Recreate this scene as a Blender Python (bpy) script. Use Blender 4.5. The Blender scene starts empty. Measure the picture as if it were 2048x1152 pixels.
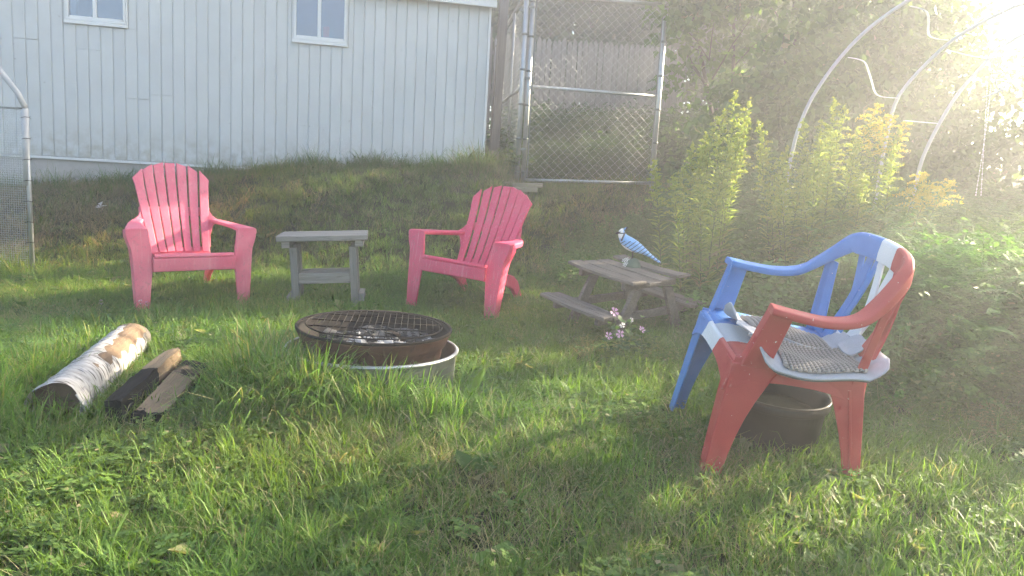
import bpy, math, random
import numpy as np
from mathutils import Matrix, Vector

SC = bpy.context.scene
COL = SC.collection
R = math.radians

# ------------------------------------------------------------------ camera
EYE = 1.15
PITCH, ROLL = R(7.8), R(3.16)
cam_data = bpy.data.cameras.new('camera')
cam_data.sensor_width = 36.0
cam_data.lens = 36.0 * 1450.0 / 2048.0
cam_data.clip_start = 0.05
cam_data.clip_end = 500.0
cam = bpy.data.objects.new('camera', cam_data)
COL.objects.link(cam)
_f = Vector((0, math.cos(PITCH), -math.sin(PITCH)))
_r0 = Vector((1, 0, 0)); _u0 = Vector((0, math.sin(PITCH), math.cos(PITCH)))
_r = math.cos(ROLL) * _r0 + math.sin(ROLL) * _u0
_u = -math.sin(ROLL) * _r0 + math.cos(ROLL) * _u0
cam.matrix_world = Matrix(((_r.x, _u.x, -_f.x, 0), (_r.y, _u.y, -_f.y, 0), (_r.z, _u.z, -_f.z, EYE), (0, 0, 0, 1)))
SC.camera = cam

# ------------------------------------------------------------------ world, sun, exposure
SUN_AZ, SUN_EL = R(60.0), R(22.0)          # azimuth measured from +Y towards +X
SUN = Vector((math.sin(SUN_AZ) * math.cos(SUN_EL), math.cos(SUN_AZ) * math.cos(SUN_EL), math.sin(SUN_EL)))
world = bpy.data.worlds.new('World'); SC.world = world; world.use_nodes = True
wn = world.node_tree; wn.nodes.clear()
sky = wn.nodes.new('ShaderNodeTexSky'); sky.sky_type = 'NISHITA'; sky.sun_disc = False
sky.sun_elevation = SUN_EL; sky.sun_rotation = SUN_AZ
sky.air_density = 1.0; sky.dust_density = 1.5; sky.ozone_density = 1.0
bg = wn.nodes.new('ShaderNodeBackground'); bg.inputs['Strength'].default_value = 0.06
wo = wn.nodes.new('ShaderNodeOutputWorld')
wn.links.new(sky.outputs[0], bg.inputs[0]); wn.links.new(bg.outputs[0], wo.inputs[0])
sun_data = bpy.data.lights.new('sun', 'SUN'); sun_data.energy = 5.0; sun_data.angle = R(0.6); sun_data.color = (1.0, 0.84, 0.61)
sun = bpy.data.objects.new('sun', sun_data); COL.objects.link(sun)
sun.rotation_euler = SUN.to_track_quat('Z', 'Y').to_euler()
SC.view_settings.view_transform = 'Standard'; SC.view_settings.look = 'None'
SC.view_settings.gamma = 1.0; SC.view_settings.use_curve_mapping = False
SC.view_settings.exposure = 3.15
HAZE_DENSITY, HAZE_G = 0.026, 0.60
SC.cycles.use_denoising = True
SC.cycles.adaptive_threshold = .03; SC.cycles.adaptive_min_samples = 12
SC.cycles.max_bounces = 5; SC.cycles.diffuse_bounces = 2; SC.cycles.glossy_bounces = 2
SC.cycles.transmission_bounces = 4; SC.cycles.transparent_max_bounces = 8; SC.cycles.volume_bounces = 0
SC.cycles.sample_clamp_indirect = 6.0

# ------------------------------------------------------------------ terrain function
_LY = np.array([-20, 0, 2, 2.9, 3.6, 4.5, 5.2, 6, 8, 14, 40.0])
_LZ = np.array([-.45, -.10, .05, .165, .20, .25, .285, .42, .74, 1.45, 3.0])
def sstep(a, b, t):
    t = np.clip((t - a) / (b - a), 0, 1); return t * t * (3 - 2 * t)
def house_y(x): return 7.7 + .218 * (np.clip(x, -8, 4) + .3)
def vnoise(x, y, s, seed=0):
    """smooth value noise in 0..1"""
    x = np.asarray(x, float) / s + 1000.; y = np.asarray(y, float) / s + 1000.
    xi = np.floor(x); yi = np.floor(y); fx = x - xi; fy = y - yi
    fx = fx * fx * (3 - 2 * fx); fy = fy * fy * (3 - 2 * fy)
    def h(a, b):
        v = np.sin(a * 127.1 + b * 311.7 + seed * 74.7) * 43758.5453
        return v - np.floor(v)
    return (h(xi, yi) * (1 - fx) + h(xi + 1, yi) * fx) * (1 - fy) + (h(xi, yi + 1) * (1 - fx) + h(xi + 1, yi + 1) * fx) * fy
def ground(x, y):
    x = np.asarray(x, float); y = np.asarray(y, float)
    l = sum(np.interp(y + o, _LY, _LZ) for o in (-.35, -.12, .12, .35)) / 4
    b = (.52 + .03 * np.clip(x, -5, 3) + .17 * sstep(.15, -.35, x) * sstep(-4.4, -1.6, x)) * sstep(1.7, .25, house_y(x) - y)
    n = (vnoise(x, y, 1.1, 3) - .5) * .05 + (vnoise(x, y, .35, 4) - .5) * .02
    return l + b + n * sstep(1.2, 2.0, y)
def gz(x, y): return float(ground(x, y))

# ------------------------------------------------------------------ helpers
def tag(o, label=None, cat=None, group=None, kind=None):
    if label: o['label'] = label
    if cat: o['category'] = cat
    if group: o['group'] = group
    if kind: o['kind'] = kind
    return o
def thing(name, label, cat, loc=(0, 0, 0), rotz=0.0, group=None, matrix=None):
    o = bpy.data.objects.new(name, None); COL.objects.link(o); o.empty_display_size = .1
    if matrix is not None: o.matrix_world = matrix
    else: o.location = loc; o.rotation_euler = (0, 0, rotz)
    return tag(o, label, cat, group)
def link_mesh(name, me, parent=None):
    o = bpy.data.objects.new(name, me); COL.objects.link(o)
    if parent is not None: o.parent = parent
    return o
class MB:
    """collects shapes for one mesh"""
    def __init__(s): s.v = []; s.f = []
    def add(s, v, f):
        n = len(s.v); s.v += [tuple(p) for p in v]; s.f += [tuple(i + n for i in q) for q in f]; return s
    def box(s, x0, x1, y0, y1, z0, z1):
        return s.add([(x0, y0, z0), (x1, y0, z0), (x1, y1, z0), (x0, y1, z0), (x0, y0, z1), (x1, y0, z1), (x1, y1, z1), (x0, y1, z1)],
                     [(0, 3, 2, 1), (4, 5, 6, 7), (0, 1, 5, 4), (1, 2, 6, 5), (2, 3, 7, 6), (3, 0, 4, 7)])
    def loft(s, secs, cap=True, close=True):
        n = len(secs[0]); v = [p for q in secs for p in q]; f = []
        for i in range(len(secs) - 1):
            for j in range(n if close else n - 1):
                a = i * n + j; b = i * n + (j + 1) % n; f.append((a, b, b + n, a + n))
        if cap and close:
            f.append(tuple(range(n - 1, -1, -1))); m = (len(secs) - 1) * n; f.append(tuple(range(m, m + n)))
        return s.add(v, f)
    def tube(s, pts, r, n=8, cap=True):
        P = [Vector(p) for p in pts]; rr = r if hasattr(r, '__len__') else [r] * len(P)
        secs = []; up = None
        for i, p in enumerate(P):
            d = (P[min(i + 1, len(P) - 1)] - P[max(i - 1, 0)]).normalized()
            if up is None: up = Vector((0, 0, 1)) if abs(d.z) < .9 else Vector((1, 0, 0))
            a = d.cross(up)
            if a.length < 1e-6: a = d.orthogonal()
            a.normalize(); b = a.cross(d).normalized(); up = b
            secs.append([p + (a * math.cos(2 * math.pi * k / n) + b * math.sin(2 * math.pi * k / n)) * rr[i] for k in range(n)])
        return s.loft(secs, cap)
    def sweep(s, pts, sec, upv=(0, 0, 1)):
        """flat section [(a,b)..] swept; a sideways, b along up"""
        P = [Vector(p) for p in pts]; secs = []
        for i, p in enumerate(P):
            d = (P[min(i + 1, len(P) - 1)] - P[max(i - 1, 0)]).normalized()
            a = d.cross(Vector(upv)).normalized(); b = a.cross(d).normalized()
            q = sec[i] if isinstance(sec[0][0], (tuple, list)) else sec
            secs.append([p + a * u + b * w for u, w in q])
        return s.loft(secs)
    def poly(s, pts, axis, t0, t1):
        """extrude an outline; axis x: pts are (y,z); y: (x,z); z: (x,y)"""
        def P(a, b, t): return {'x': (t, a, b), 'y': (a, t, b), 'z': (a, b, t)}[axis]
        return s.loft([[P(a, b, t0) for a, b in pts], [P(a, b, t1) for a, b in pts]])
    def lathe(s, prof, n=32, c=(0, 0, 0), closed=False):
        secs = [[(c[0] + r * math.cos(2 * math.pi * k / n), c[1] + r * math.sin(2 * math.pi * k / n), c[2] + z) for k in range(n)] for r, z in prof]
        if closed: secs.append(secs[0])
        return s.loft(secs, cap=not closed)
    def mesh(s, name, mat=None, smooth=False):
        me = bpy.data.meshes.new(name); me.from_pydata(s.v, [], s.f); 
        if mat: me.materials.append(mat)
        import bmesh
        bm = bmesh.new(); bm.from_mesh(me); bmesh.ops.recalc_face_normals(bm, faces=bm.faces); bm.to_mesh(me); bm.free()
        if smooth: me.polygons.foreach_set('use_smooth', [True] * len(me.polygons))
        return me
    def build(s, name, mat, parent=None, smooth=False, bevel=0, seg=2):
        o = link_mesh(name, s.mesh(name, mat, smooth or bevel > 0), parent)
        if bevel > 0:
            m = o.modifiers.new('bevel', 'BEVEL'); m.width = bevel; m.segments = seg; m.limit_method = 'ANGLE'; m.angle_limit = R(35)
            m2 = o.modifiers.new('normals', 'WEIGHTED_NORMAL'); m2.keep_sharp = True
        return o
def xform(rx=0, ry=0, rz=0, loc=(0, 0, 0), s=1.0):
    """fit order: rotate z, then world x, then world y"""
    return Matrix.Translation(loc) @ Matrix.Rotation(ry, 4, 'Y') @ Matrix.Rotation(rx, 4, 'X') @ Matrix.Rotation(rz, 4, 'Z') @ Matrix.Scale(s, 4)
def copy_tree(o, parent=None):
    c = o.copy(); COL.objects.link(c); c.parent = parent
    for ch in list(o.children): copy_tree(ch, c)
    return c
def npmesh(name, v, f, mat, col=None, smooth=False):
    """v (n,3) array, f list of arrays (m,3|4)"""
    me = bpy.data.meshes.new(name)
    loops = np.concatenate([a.ravel() for a in f]).astype(np.int32)
    cnt = np.concatenate([np.full(len(a), a.shape[1]) for a in f]).astype(np.int32)
    me.vertices.add(len(v)); me.vertices.foreach_set('co', np.asarray(v, np.float32).ravel())
    me.loops.add(len(loops)); me.loops.foreach_set('vertex_index', loops)
    me.polygons.add(len(cnt)); st = np.concatenate([[0], np.cumsum(cnt)[:-1]]).astype(np.int32)
    me.polygons.foreach_set('loop_start', st)
    if smooth: me.polygons.foreach_set('use_smooth', np.ones(len(cnt), bool))
    me.update(calc_edges=True); me.validate()
    if col is not None:
        a = me.attributes.new('tone', 'FLOAT_COLOR', 'POINT')
        c = np.ones((len(v), 4), np.float32); c[:, :3] = col; a.data.foreach_set('color', c.ravel())
    me.materials.append(mat)
    return me

# ------------------------------------------------------------------ materials
class NT:
    def __init__(s, name):
        s.m = bpy.data.materials.new(name); s.m.use_nodes = True; s.t = s.m.node_tree; s.t.nodes.clear()
        s.out = s.n('ShaderNodeOutputMaterial')
    def n(s, t, **k):
        o = s.t.nodes.new(t)
        for a, b in k.items():
            if a.startswith('i_'):
                o.inputs[a[2:].replace('_', ' ')].default_value = b
            else: setattr(o, a, b)
        return o
    def l(s, a, b): s.t.links.new(a, b)
    def coord(s, kind='Object', scale=(1, 1, 1), rand=0.0):
        c = s.n('ShaderNodeTexCoord'); m = s.n('ShaderNodeMapping'); m.inputs['Scale'].default_value = scale; o = c.outputs[kind]
        if rand:                                # every board gets its own grain and stains
            oi = s.n('ShaderNodeObjectInfo'); q = s.n('ShaderNodeMath', operation='MULTIPLY'); q.inputs[1].default_value = rand; s.l(oi.outputs['Random'], q.inputs[0])
            a = s.n('ShaderNodeVectorMath', operation='ADD'); s.l(o, a.inputs[0]); s.l(q.outputs[0], a.inputs[1]); o = a.outputs[0]
        s.l(o, m.inputs[0]); return m.outputs[0]
    def noise(s, vec, scale, detail=4, rough=.55, dist=0.0):
        n = s.n('ShaderNodeTexNoise'); n.inputs['Scale'].default_value = scale; n.inputs['Detail'].default_value = detail
        n.inputs['Roughness'].default_value = rough; n.inputs['Distortion'].default_value = dist
        s.l(vec, n.inputs['Vector']); return n.outputs['Fac']
    def ramp(s, fac, stops):
        r = s.n('ShaderNodeValToRGB'); e = r.color_ramp.elements
        while len(e) < len(stops): e.new(.5)
        for q, (p, c) in zip(e, stops):
            q.position = p; q.color = (c, c, c, 1) if isinstance(c, (int, float)) else (*c, 1)
        s.l(fac, r.inputs[0]); return r.outputs[0]
    def mix(s, fac, a, b, mode='MIX'):
        m = s.n('ShaderNodeMix', data_type='RGBA', blend_type=mode)
        for k, v in ((0, fac), (6, a), (7, b)):
            sock = m.inputs[k]
            if hasattr(v, 'is_linked'): s.l(v, sock)
            elif isinstance(v, (int, float)): sock.default_value = v if k == 0 else (v, v, v, 1)
            else: sock.default_value = (*v, 1)
        return m.outputs[2]
    def math(s, op, a, b=0.0):
        m = s.n('ShaderNodeMath', operation=op)
        for sock, v in zip(m.inputs, (a, b)):
            if hasattr(v, 'is_linked'): s.l(v, sock)
            else: sock.default_value = v
        return m.outputs[0]
    def bsdf(s, color, rough=.5, metal=0.0, spec=.5, bump=None, bstr=.3, bdist=.01, transl=0.0, tcol=None, extra=None):
        b = s.n('ShaderNodeBsdfPrincipled')
        for sock, v in ((b.inputs['Base Color'], color), (b.inputs['Roughness'], rough), (b.inputs['Metallic'], metal), (b.inputs['Specular IOR Level'], spec)):
            if hasattr(v, 'is_linked'): s.l(v, sock)
            elif isinstance(v, (int, float)): sock.default_value = v
            else: sock.default_value = (*v, 1)
        if bump is not None:
            n = s.n('ShaderNodeBump'); n.inputs['Strength'].default_value = bstr; n.inputs['Distance'].default_value = bdist
            s.l(bump, n.inputs['Height']); s.l(n.outputs[0], b.inputs['Normal'])
        o = b.outputs[0]
        if transl > 0:
            t = s.n('ShaderNodeBsdfTranslucent'); tc = color if tcol is None else tcol
            if hasattr(tc, 'is_linked'): s.l(tc, t.inputs[0])
            else: t.inputs[0].default_value = (*tc, 1)
            m = s.n('ShaderNodeMixShader'); m.inputs[0].default_value = transl
            s.l(o, m.inputs[1]); s.l(t.outputs[0], m.inputs[2]); o = m.outputs[0]
        s.l(o, s.out.inputs['Surface']); return s.m

def m_simple(name, c, rough=.6, metal=0., spec=.4, var=.25, scale=20, bstr=.1, transl=0.):
    t = NT(name); v = t.coord(); n = t.noise(v, scale)
    col = t.mix(n, tuple(x * (1 - var) for x in c), tuple(min(1, x * (1 + var)) for x in c))
    return t.bsdf(col, rough, metal, spec, n, bstr, .004, transl)
def m_leaf(name, a, b, transl=.45, warm=(1.25, 1.2, .5), rough=.5, inst=False, spec=.3):
    """leaf colour: blend a..b by the per-leaf tone, times the tint of the instance"""
    t = NT(name); at = t.n('ShaderNodeAttribute', attribute_name='tone')
    sep = t.n('ShaderNodeSeparateColor'); t.l(at.outputs['Color'], sep.inputs[0])
    col = t.mix(sep.outputs[0], a, b)
    col = t.mix(sep.outputs[1], col, (.33, .295, .19))          # dry share of this leaf
    if inst:
        ia = t.n('ShaderNodeAttribute', attribute_name='tint', attribute_type='INSTANCER')
        col = t.mix(1.0, col, ia.outputs['Color'], 'MULTIPLY')
    tc = t.mix(1.0, col, warm, 'MULTIPLY')
    return t.bsdf(col, rough, 0, spec, transl=transl, tcol=tc)

def m_wood(name, a, b, axis=0, rough=.85, crack=.5, scale=1.0):
    t = NT(name); sc = [26 * scale] * 3; sc[axis] = 1.3 * scale
    v = t.coord('Object', tuple(sc), 31.0); n = t.noise(v, 2.2, 6, .65, .4)
    v2 = t.coord('Object', tuple(k * 2.6 for k in sc), 17.0); n2 = t.noise(v2, 2.0, 3, .6)
    v3 = t.coord('Object', (3, 3, 3), 23.0); n3 = t.noise(v3, 2.0, 3)
    oi = t.n('ShaderNodeObjectInfo')
    col = t.mix(t.ramp(n, [(.3, 0.), (.7, 1.)]), a, b)
    col = t.mix(t.ramp(n2, [(.30, 1.), (.42, 0.)]), col, tuple(x * crack * .5 for x in a))
    col = t.mix(t.math('MULTIPLY', n3, .45), col, tuple(x * .55 for x in b))
    col = t.mix(t.math('MULTIPLY', oi.outputs['Random'], .3), col, a)
    return t.bsdf(col, rough, 0, .2, t.math('ADD', n, n2), .55, .006)

def m_pink(name, c, fade):
    t = NT(name); v = t.coord(); n = t.noise(v, 5, 4); n2 = t.noise(v, 60, 3)
    col = t.mix(t.ramp(n, [(.35, 0.), (.75, .6)]), c, fade)
    col = t.mix(t.ramp(n2, [(.58, 0.), (.74, .5)]), col, (.35, .2, .17))
    ns = t.noise(t.coord('Object', (40, 40, 4)), 2.0, 4); col = t.mix(t.ramp(ns, [(.56, 0.), (.72, .35)]), col, (.93, .55, .58))
    sx = t.n('ShaderNodeSeparateXYZ'); t.l(v, sx.inputs[0])
    dirt = t.math('MULTIPLY', t.ramp(sx.outputs[2], [(0., 1.), (.16, 0.)]), t.ramp(n, [(.35, .15), (.65, .75)]))
    col = t.mix(dirt, col, (.2, .12, .08))
    return t.bsdf(col, t.ramp(n2, [(.3, .38), (.7, .6)]), 0, .4, n2, .06, .002, transl=.22, tcol=t.mix(.6, col, (1., .12, .1)))

def m_siding():
    t = NT('siding_paint'); v = t.coord('Object', (1, 1, 1)); v9 = t.coord('Object', (1, 1, 1), 40.0); n = t.noise(v9, 3.0, 5); n2 = t.noise(v, 55, 2, .5)
    st = t.noise(t.coord('Object', (9, 9, .7), 40.0), 4, 5, .6)
    vo = t.n('ShaderNodeTexVoronoi'); vo.inputs['Scale'].default_value = 8.0; t.l(v9, vo.inputs['Vector'])
    col = t.mix(t.ramp(n, [(.3, 0.), (.75, 1.)]), (.52, .55, .57), (.60, .63, .645))
    col = t.mix(t.ramp(st, [(.55, 0.), (.8, .35)]), col, (.52, .54, .52))
    col = t.mix(t.ramp(vo.outputs['Distance'], [(.035, .85), (.06, 0.)]), col, (.16, .16, .155))     # knots and nail holes
    oi = t.n('ShaderNodeObjectInfo'); col = t.mix(t.math('MULTIPLY', oi.outputs['Random'], .16), col, (.50, .52, .51))
    sz = t.n('ShaderNodeSeparateXYZ'); t.l(v, sz.inputs[0])           # rain splash and green dirt low on the boards
    spl = t.math('MULTIPLY', t.ramp(sz.outputs[2], [(.07, 1.), (.42, 0.)]), t.ramp(t.noise(v9, 11, 5, .65), [(.38, 0.), (.68, .8)]))
    col = t.mix(spl, col, (.30, .29, .23))
    return t.bsdf(col, .55, 0, .35, n2, .05, .002)

def m_tricolor():
    t = NT('red_white_blue_paint'); v = t.coord(); sx = t.n('ShaderNodeSeparateXYZ'); t.l(v, sx.inputs[0])
    n = t.noise(v, 9, 5); n2 = t.noise(v, 75, 3, .6); n3 = t.noise(v, 22, 4)
    x = t.math('ADD', sx.outputs[0], t.math('MULTIPLY', t.math('SUBTRACT', n, .5), .006))
    blue = t.mix(n, (.045, .17, .50), (.10, .30, .68)); white = t.mix(n, (.62, .66, .70), (.80, .82, .84)); red = t.mix(n, (.40, .045, .045), (.56, .085, .08))
    c = t.mix(t.math('GREATER_THAN', x, -.05), red, white)
    c = t.mix(t.math('GREATER_THAN', x, t.math('ADD', .057, t.math('MULTIPLY', t.math('LESS_THAN', sx.outputs[2], .475), .055))), c, blue)
    ge = t.n('ShaderNodeNewGeometry')
    edge = t.ramp(ge.outputs['Pointiness'], [(.56, 0.), (.66, 1.)])
    chip = t.math('MULTIPLY', edge, t.ramp(t.noise(v, 60, 3), [(.52, 0.), (.60, 1.)]))
    chip = t.math('MAXIMUM', chip, t.ramp(n2, [(.71, 0.), (.74, 1.)]))
    c = t.mix(chip, c, (.78, .77, .75))
    return t.bsdf(c, t.ramp(n3, [(.3, .42), (.7, .6)]), 0, .4, n2, .08, .003, transl=.12, tcol=c)

def m_rust(name, a, b, c, rough=.85, metal=.0):
    t = NT(name); v = t.coord(); n = t.noise(v, 7, 6, .65); n2 = t.noise(v, 45, 4)
    col = t.mix(t.ramp(n, [(.35, 0.), (.65, 1.)]), a, b); col = t.mix(t.ramp(n2, [(.55, 0.), (.7, .8)]), col, c)
    return t.bsdf(col, rough, metal, .3, n2, .4, .004)

def m_galv(name='galvanised_steel', c=(.55, .57, .58), rough=.38):
    t = NT(name); v = t.coord(); n = t.noise(v, 35, 4); n2 = t.noise(v, 6, 3)
    col = t.mix(n, tuple(x * .75 for x in c), c); col = t.mix(t.ramp(n2, [(.5, 0.), (.75, .35)]), col, (.3, .27, .23))
    return t.bsdf(col, t.ramp(n, [(.3, rough), (.7, rough + .2)]), .85, .5, n, .05, .002)

def m_birch():
    t = NT('birch_bark'); v = t.coord('Object', (1, 1, 1))
    vs = t.coord('Object', (5, 5, 26)); n = t.noise(vs, 1.6, 5, .7, .8)           # rings: object z runs along the log
    vl = t.coord('Object', (9, 9, 60)); nl = t.noise(vl, 1.4, 3, .5, .3)
    nb = t.noise(v, 6, 5)
    col = t.mix(t.ramp(n, [(.3, 0.), (.6, 1.)]), (.20, .19, .18), (.46, .455, .45))
    col = t.mix(t.ramp(nl, [(.36, 1.), (.43, 0.)]), col, (.05, .04, .035))
    col = t.mix(t.ramp(nb, [(.66, 0.), (.74, .6)]), col, (.24, .21, .17))
    sx = t.n('ShaderNodeSeparateXYZ'); t.l(v, sx.inputs[0])
    far = t.ramp(t.math('ADD', sx.outputs[2], t.math('MULTIPLY', nb, .15)), [(.99, 0.), (1.05, 1.)])
    col = t.mix(far, col, (.085, .075, .065))
    return t.bsdf(col, .7, 0, .3, t.math('ADD', n, nl), .5, .006)

def m_char(name, near, far):
    t = NT(name); vs = t.coord('Object', (2.0, 26, 26)); n = t.noise(vs, 2.4, 5, .65)
    v = t.coord(); nb = t.noise(v, 8, 4); sx = t.n('ShaderNodeSeparateXYZ'); t.l(v, sx.inputs[0])
    wood = t.mix(n, (.12, .085, .055), (.30, .225, .145))
    oi = t.n('ShaderNodeObjectInfo')
    fac = t.math('ADD', sx.outputs[0], t.math('MULTIPLY', t.math('SUBTRACT', nb, .5), .34))
    a = t.math('LESS_THAN', fac, near); b = t.ramp(fac, [(far, 0.), (far + .05, 1.)])
    chr_ = t.math('MAXIMUM', a, b)
    # the long face that lay in the fire is black as well
    low = t.ramp(t.math('ADD', sx.outputs[2], t.math('MULTIPLY', nb, .04)), [(.055, 1.), (.08, 0.)])
    chr_ = t.math('MAXIMUM', chr_, low)
    col = t.mix(chr_, wood, (.012, .011, .010))
    return t.bsdf(col, .9, 0, .2, n, .7, .008)

def m_ground():
    t = NT('soil_and_turf'); v = t.coord('Object'); n = t.noise(v, 9, 6, .7); n2 = t.noise(v, 1.1, 4)
    col = t.mix(n, (.022, .024, .012), (.06, .062, .028)); col = t.mix(t.ramp(n2, [(.45, 0.), (.7, .6)]), col, (.075, .062, .035))
    return t.bsdf(col, .95, 0, .1, n, .8, .03)

def m_glass():
    t = NT('window_glass'); g = t.n('ShaderNodeBsdfGlossy'); g.inputs['Roughness'].default_value = .02; g.inputs[0].default_value = (.8, .85, .95, 1)
    tr = t.n('ShaderNodeBsdfTransparent'); tr.inputs[0].default_value = (.7, .75, .8, 1)
    lw = t.n('ShaderNodeLayerWeight'); lw.inputs[0].default_value = .35
    f = t.math('ADD', lw.outputs['Fresnel'], .10); m = t.n('ShaderNodeMixShader'); t.l(f, m.inputs[0]); t.l(tr.outputs[0], m.inputs[1]); t.l(g.outputs[0], m.inputs[2])
    t.l(m.outputs[0], t.out.inputs['Surface']); return t.m

def m_film():
    t = NT('clear_plastic_film'); d = t.n('ShaderNodeBsdfDiffuse'); d.inputs[0].default_value = (.75, .8, .85, 1)
    tr = t.n('ShaderNodeBsdfTransparent'); m = t.n('ShaderNodeMixShader'); v = t.coord(); n = t.noise(v, 8, 4)
    t.l(t.ramp(n, [(.3, .06), (.7, .3)]), m.inputs[0]); t.l(tr.outputs[0], m.inputs[1]); t.l(d.outputs[0], m.inputs[2]); t.l(m.outputs[0], t.out.inputs['Surface']); return t.m

def m_jay():
    t = NT('painted_blue_feathers'); v = t.coord(); sx = t.n('ShaderNodeSeparateXYZ'); t.l(v, sx.inputs[0]); n = t.noise(v, 40, 3)
    x, y, z = sx.outputs
    blue = t.mix(n, (.16, .36, .68), (.26, .50, .80))
    # dark feather bars run slanting across wing and tail
    s = t.math('ADD', t.math('MULTIPLY', x, .62), t.math('MULTIPLY', z, -.78))
    fr = t.math('FRACT', t.math('MULTIPLY', t.math('ADD', s, 1.0), 44.0))
    bar = t.math('LESS_THAN', fr, .2)
    wing = t.math('LESS_THAN', z, .182)
    c = t.mix(t.math('MULTIPLY', bar, wing), blue, (.02, .025, .04))
    # white belly
    bel = t.math('LESS_THAN', t.math('ADD', z, t.math('MULTIPLY', x, .55)), .112)
    bel = t.math('MULTIPLY', bel, t.math('LESS_THAN', x, .045))
    c = t.mix(bel, c, (.74, .75, .74))
    # white throat and face, black necklace
    face = t.math('MULTIPLY', t.math('GREATER_THAN', z, .196), t.math('LESS_THAN', x, -.076))
    c = t.mix(face, c, (.78, .78, .76))
    neck = t.math('LESS_THAN', t.math('ABSOLUTE', t.math('SUBTRACT', t.math('ADD', x, t.math('MULTIPLY', z, -.35)), -.148)), .0055)
    neck = t.math('MULTIPLY', neck, t.math('GREATER_THAN', z, .18)); c = t.mix(neck, c, (.015, .015, .02))
    mask = t.math('LESS_THAN', t.math('ABSOLUTE', t.math('SUBTRACT', z, .2305)), .0035); mask = t.math('MULTIPLY', mask, t.math('LESS_THAN', x, -.06))
    c = t.mix(mask, c, (.015, .015, .02))
    return t.bsdf(c, .45, 0, .4, n, .1, .002)

M = {}
M['siding'] = m_siding()
M['trim'] = m_simple('white_trim', (.72, .74, .75), .5, var=.06)
M['body'] = m_simple('dark_sheathing', (.06, .06, .06), .9)
M['concrete'] = m_simple('concrete', (.42, .41, .40), .9, var=.25, scale=14, bstr=.4)
M['roof'] = m_simple('roof_metal', (.5, .53, .56), .4, .3)
M['glass'] = m_glass()
M['inside'] = m_simple('window_curtain', (.20, .25, .34), .8, var=.12, scale=4)
M['inside_dark'] = m_simple('window_dark_room', (.10, .115, .14), .8, var=.2, scale=4)
M['red_cloth'] = m_simple('red_cloth', (.6, .15, .2), .8)
M['pinkL'] = m_pink('pale_pink_plastic', (.82, .15, .245), (.88, .36, .42))  # paler pink than the other chair
M['pinkR'] = m_pink('pink_plastic', (.79, .065, .17), (.82, .17, .27))
M['grey_wood'] = m_wood('weathered_grey_wood', (.20, .185, .165), (.40, .375, .34), 0)
M['grey_wood_z'] = m_wood('weathered_grey_posts', (.15, .145, .13), (.30, .285, .26), 2)
M['picnic_wood'] = m_wood('weathered_brown_wood', (.10, .085, .075), (.235, .205, .18), 0)
M['picket_wood'] = m_wood('weathered_pickets', (.21, .185, .175), (.38, .34, .32), 2, scale=.6)
M['fresh_wood'] = m_wood('sawn_timber', (.26, .22, .155), (.42, .36, .26), 0)
M['tricolor'] = m_tricolor()
M['rust'] = m_rust('rusty_steel', (.065, .030, .019), (.105, .050, .031), (.04, .02, .014))
M['rust_dark'] = m_rust('sooty_steel', (.012, .011, .010), (.026, .019, .015), (.007, .007, .007))
M['galv'] = m_galv()
M['galv_old'] = m_galv('dull_zinc', (.20, .22, .205), .42)
M['wire'] = m_galv('zinc_wire', (.62, .64, .66), .3)
M['birch'] = m_birch()
M['wood_end'] = m_simple('sawn_log_end', (.16, .11, .07), .9, var=.5, scale=30, bstr=.5)
M['char'] = m_char('charred_wood', .36, .95); M['char_b'] = m_char('scorched_wood', .03, .43)
M['ash'] = m_simple('ash', (.13, .125, .12), .95, var=.55, scale=38, bstr=.6)
M['ash_white'] = m_simple('white_ash', (.50, .49, .48), .95, var=.2, scale=30)
M['coal'] = m_simple('charcoal', (.025, .025, .026), .8, var=.5, scale=30, bstr=.6)
M['black_plastic'] = m_simple('black_plastic', (.006, .0062, .0065), .45, var=.3, scale=12)
M['pot_rim'] = m_simple('worn_black_rim', (.05, .04, .03), .4, var=.5, scale=30)
M['canvas'] = m_simple('grey_canvas', (.38, .40, .44), .9, var=.15, scale=40, bstr=.3)
M['canvas_dark'] = m_simple('dark_felt_backing', (.10, .10, .105), .95, var=.2, scale=40)
def m_jute():
    t = NT('braided_grey_rope'); v = t.coord(); n = t.noise(v, 90, 3); ge = t.n('ShaderNodeNewGeometry')
    col = t.mix(n, (.10, .088, .078), (.24, .215, .195)); col = t.mix(t.ramp(ge.outputs['Pointiness'], [(.47, 0.), (.56, .8)]), col, (.42, .39, .36))
    return t.bsdf(col, .9, 0, .2, n, .5, .004)
M['jute'] = m_jute()
M['jay'] = m_jay()
M['jay_base'] = m_simple('mossy_green_resin', (.10, .14, .10), .7, var=.35, scale=30, bstr=.4)
M['jay_white'] = m_simple('white_resin', (.6, .6, .58), .6)
M['black'] = m_simple('black_paint', (.015, .015, .018), .4)
M['pvc'] = m_simple('grey_pipe', (.42, .43, .44), .5, var=.15)
M['ribbon'] = m_simple('clear_plastic_strip', (.75, .78, .8), .2, spec=.8, var=.05, transl=.5)
M['bark'] = m_simple('brown_bark', (.09, .07, .055), .95, var=.4, scale=18, bstr=.7)
M['ground'] = m_ground()
M['film'] = m_film()
M['grass'] = m_leaf('lawn_grass', (.088, .185, .026), (.18, .305, .060), .42, inst=True)
M['weedleaf'] = m_leaf('broad_weed_leaf', (.075, .155, .038), (.15, .25, .062), .45, inst=True)
M['lilac'] = m_leaf('lilac_leaf', (.07, .15, .035), (.15, .26, .06), .48)
M['maple'] = m_leaf('tree_leaf', (.035, .075, .022), (.08, .135, .035), .4)
M['golden_leaf'] = m_leaf('goldenrod_leaf', (.16, .27, .06), (.31, .41, .11), .5)
M['golden_flower'] = m_leaf('goldenrod_bud', (.26, .38, .08), (.56, .45, .07), .4)
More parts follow.
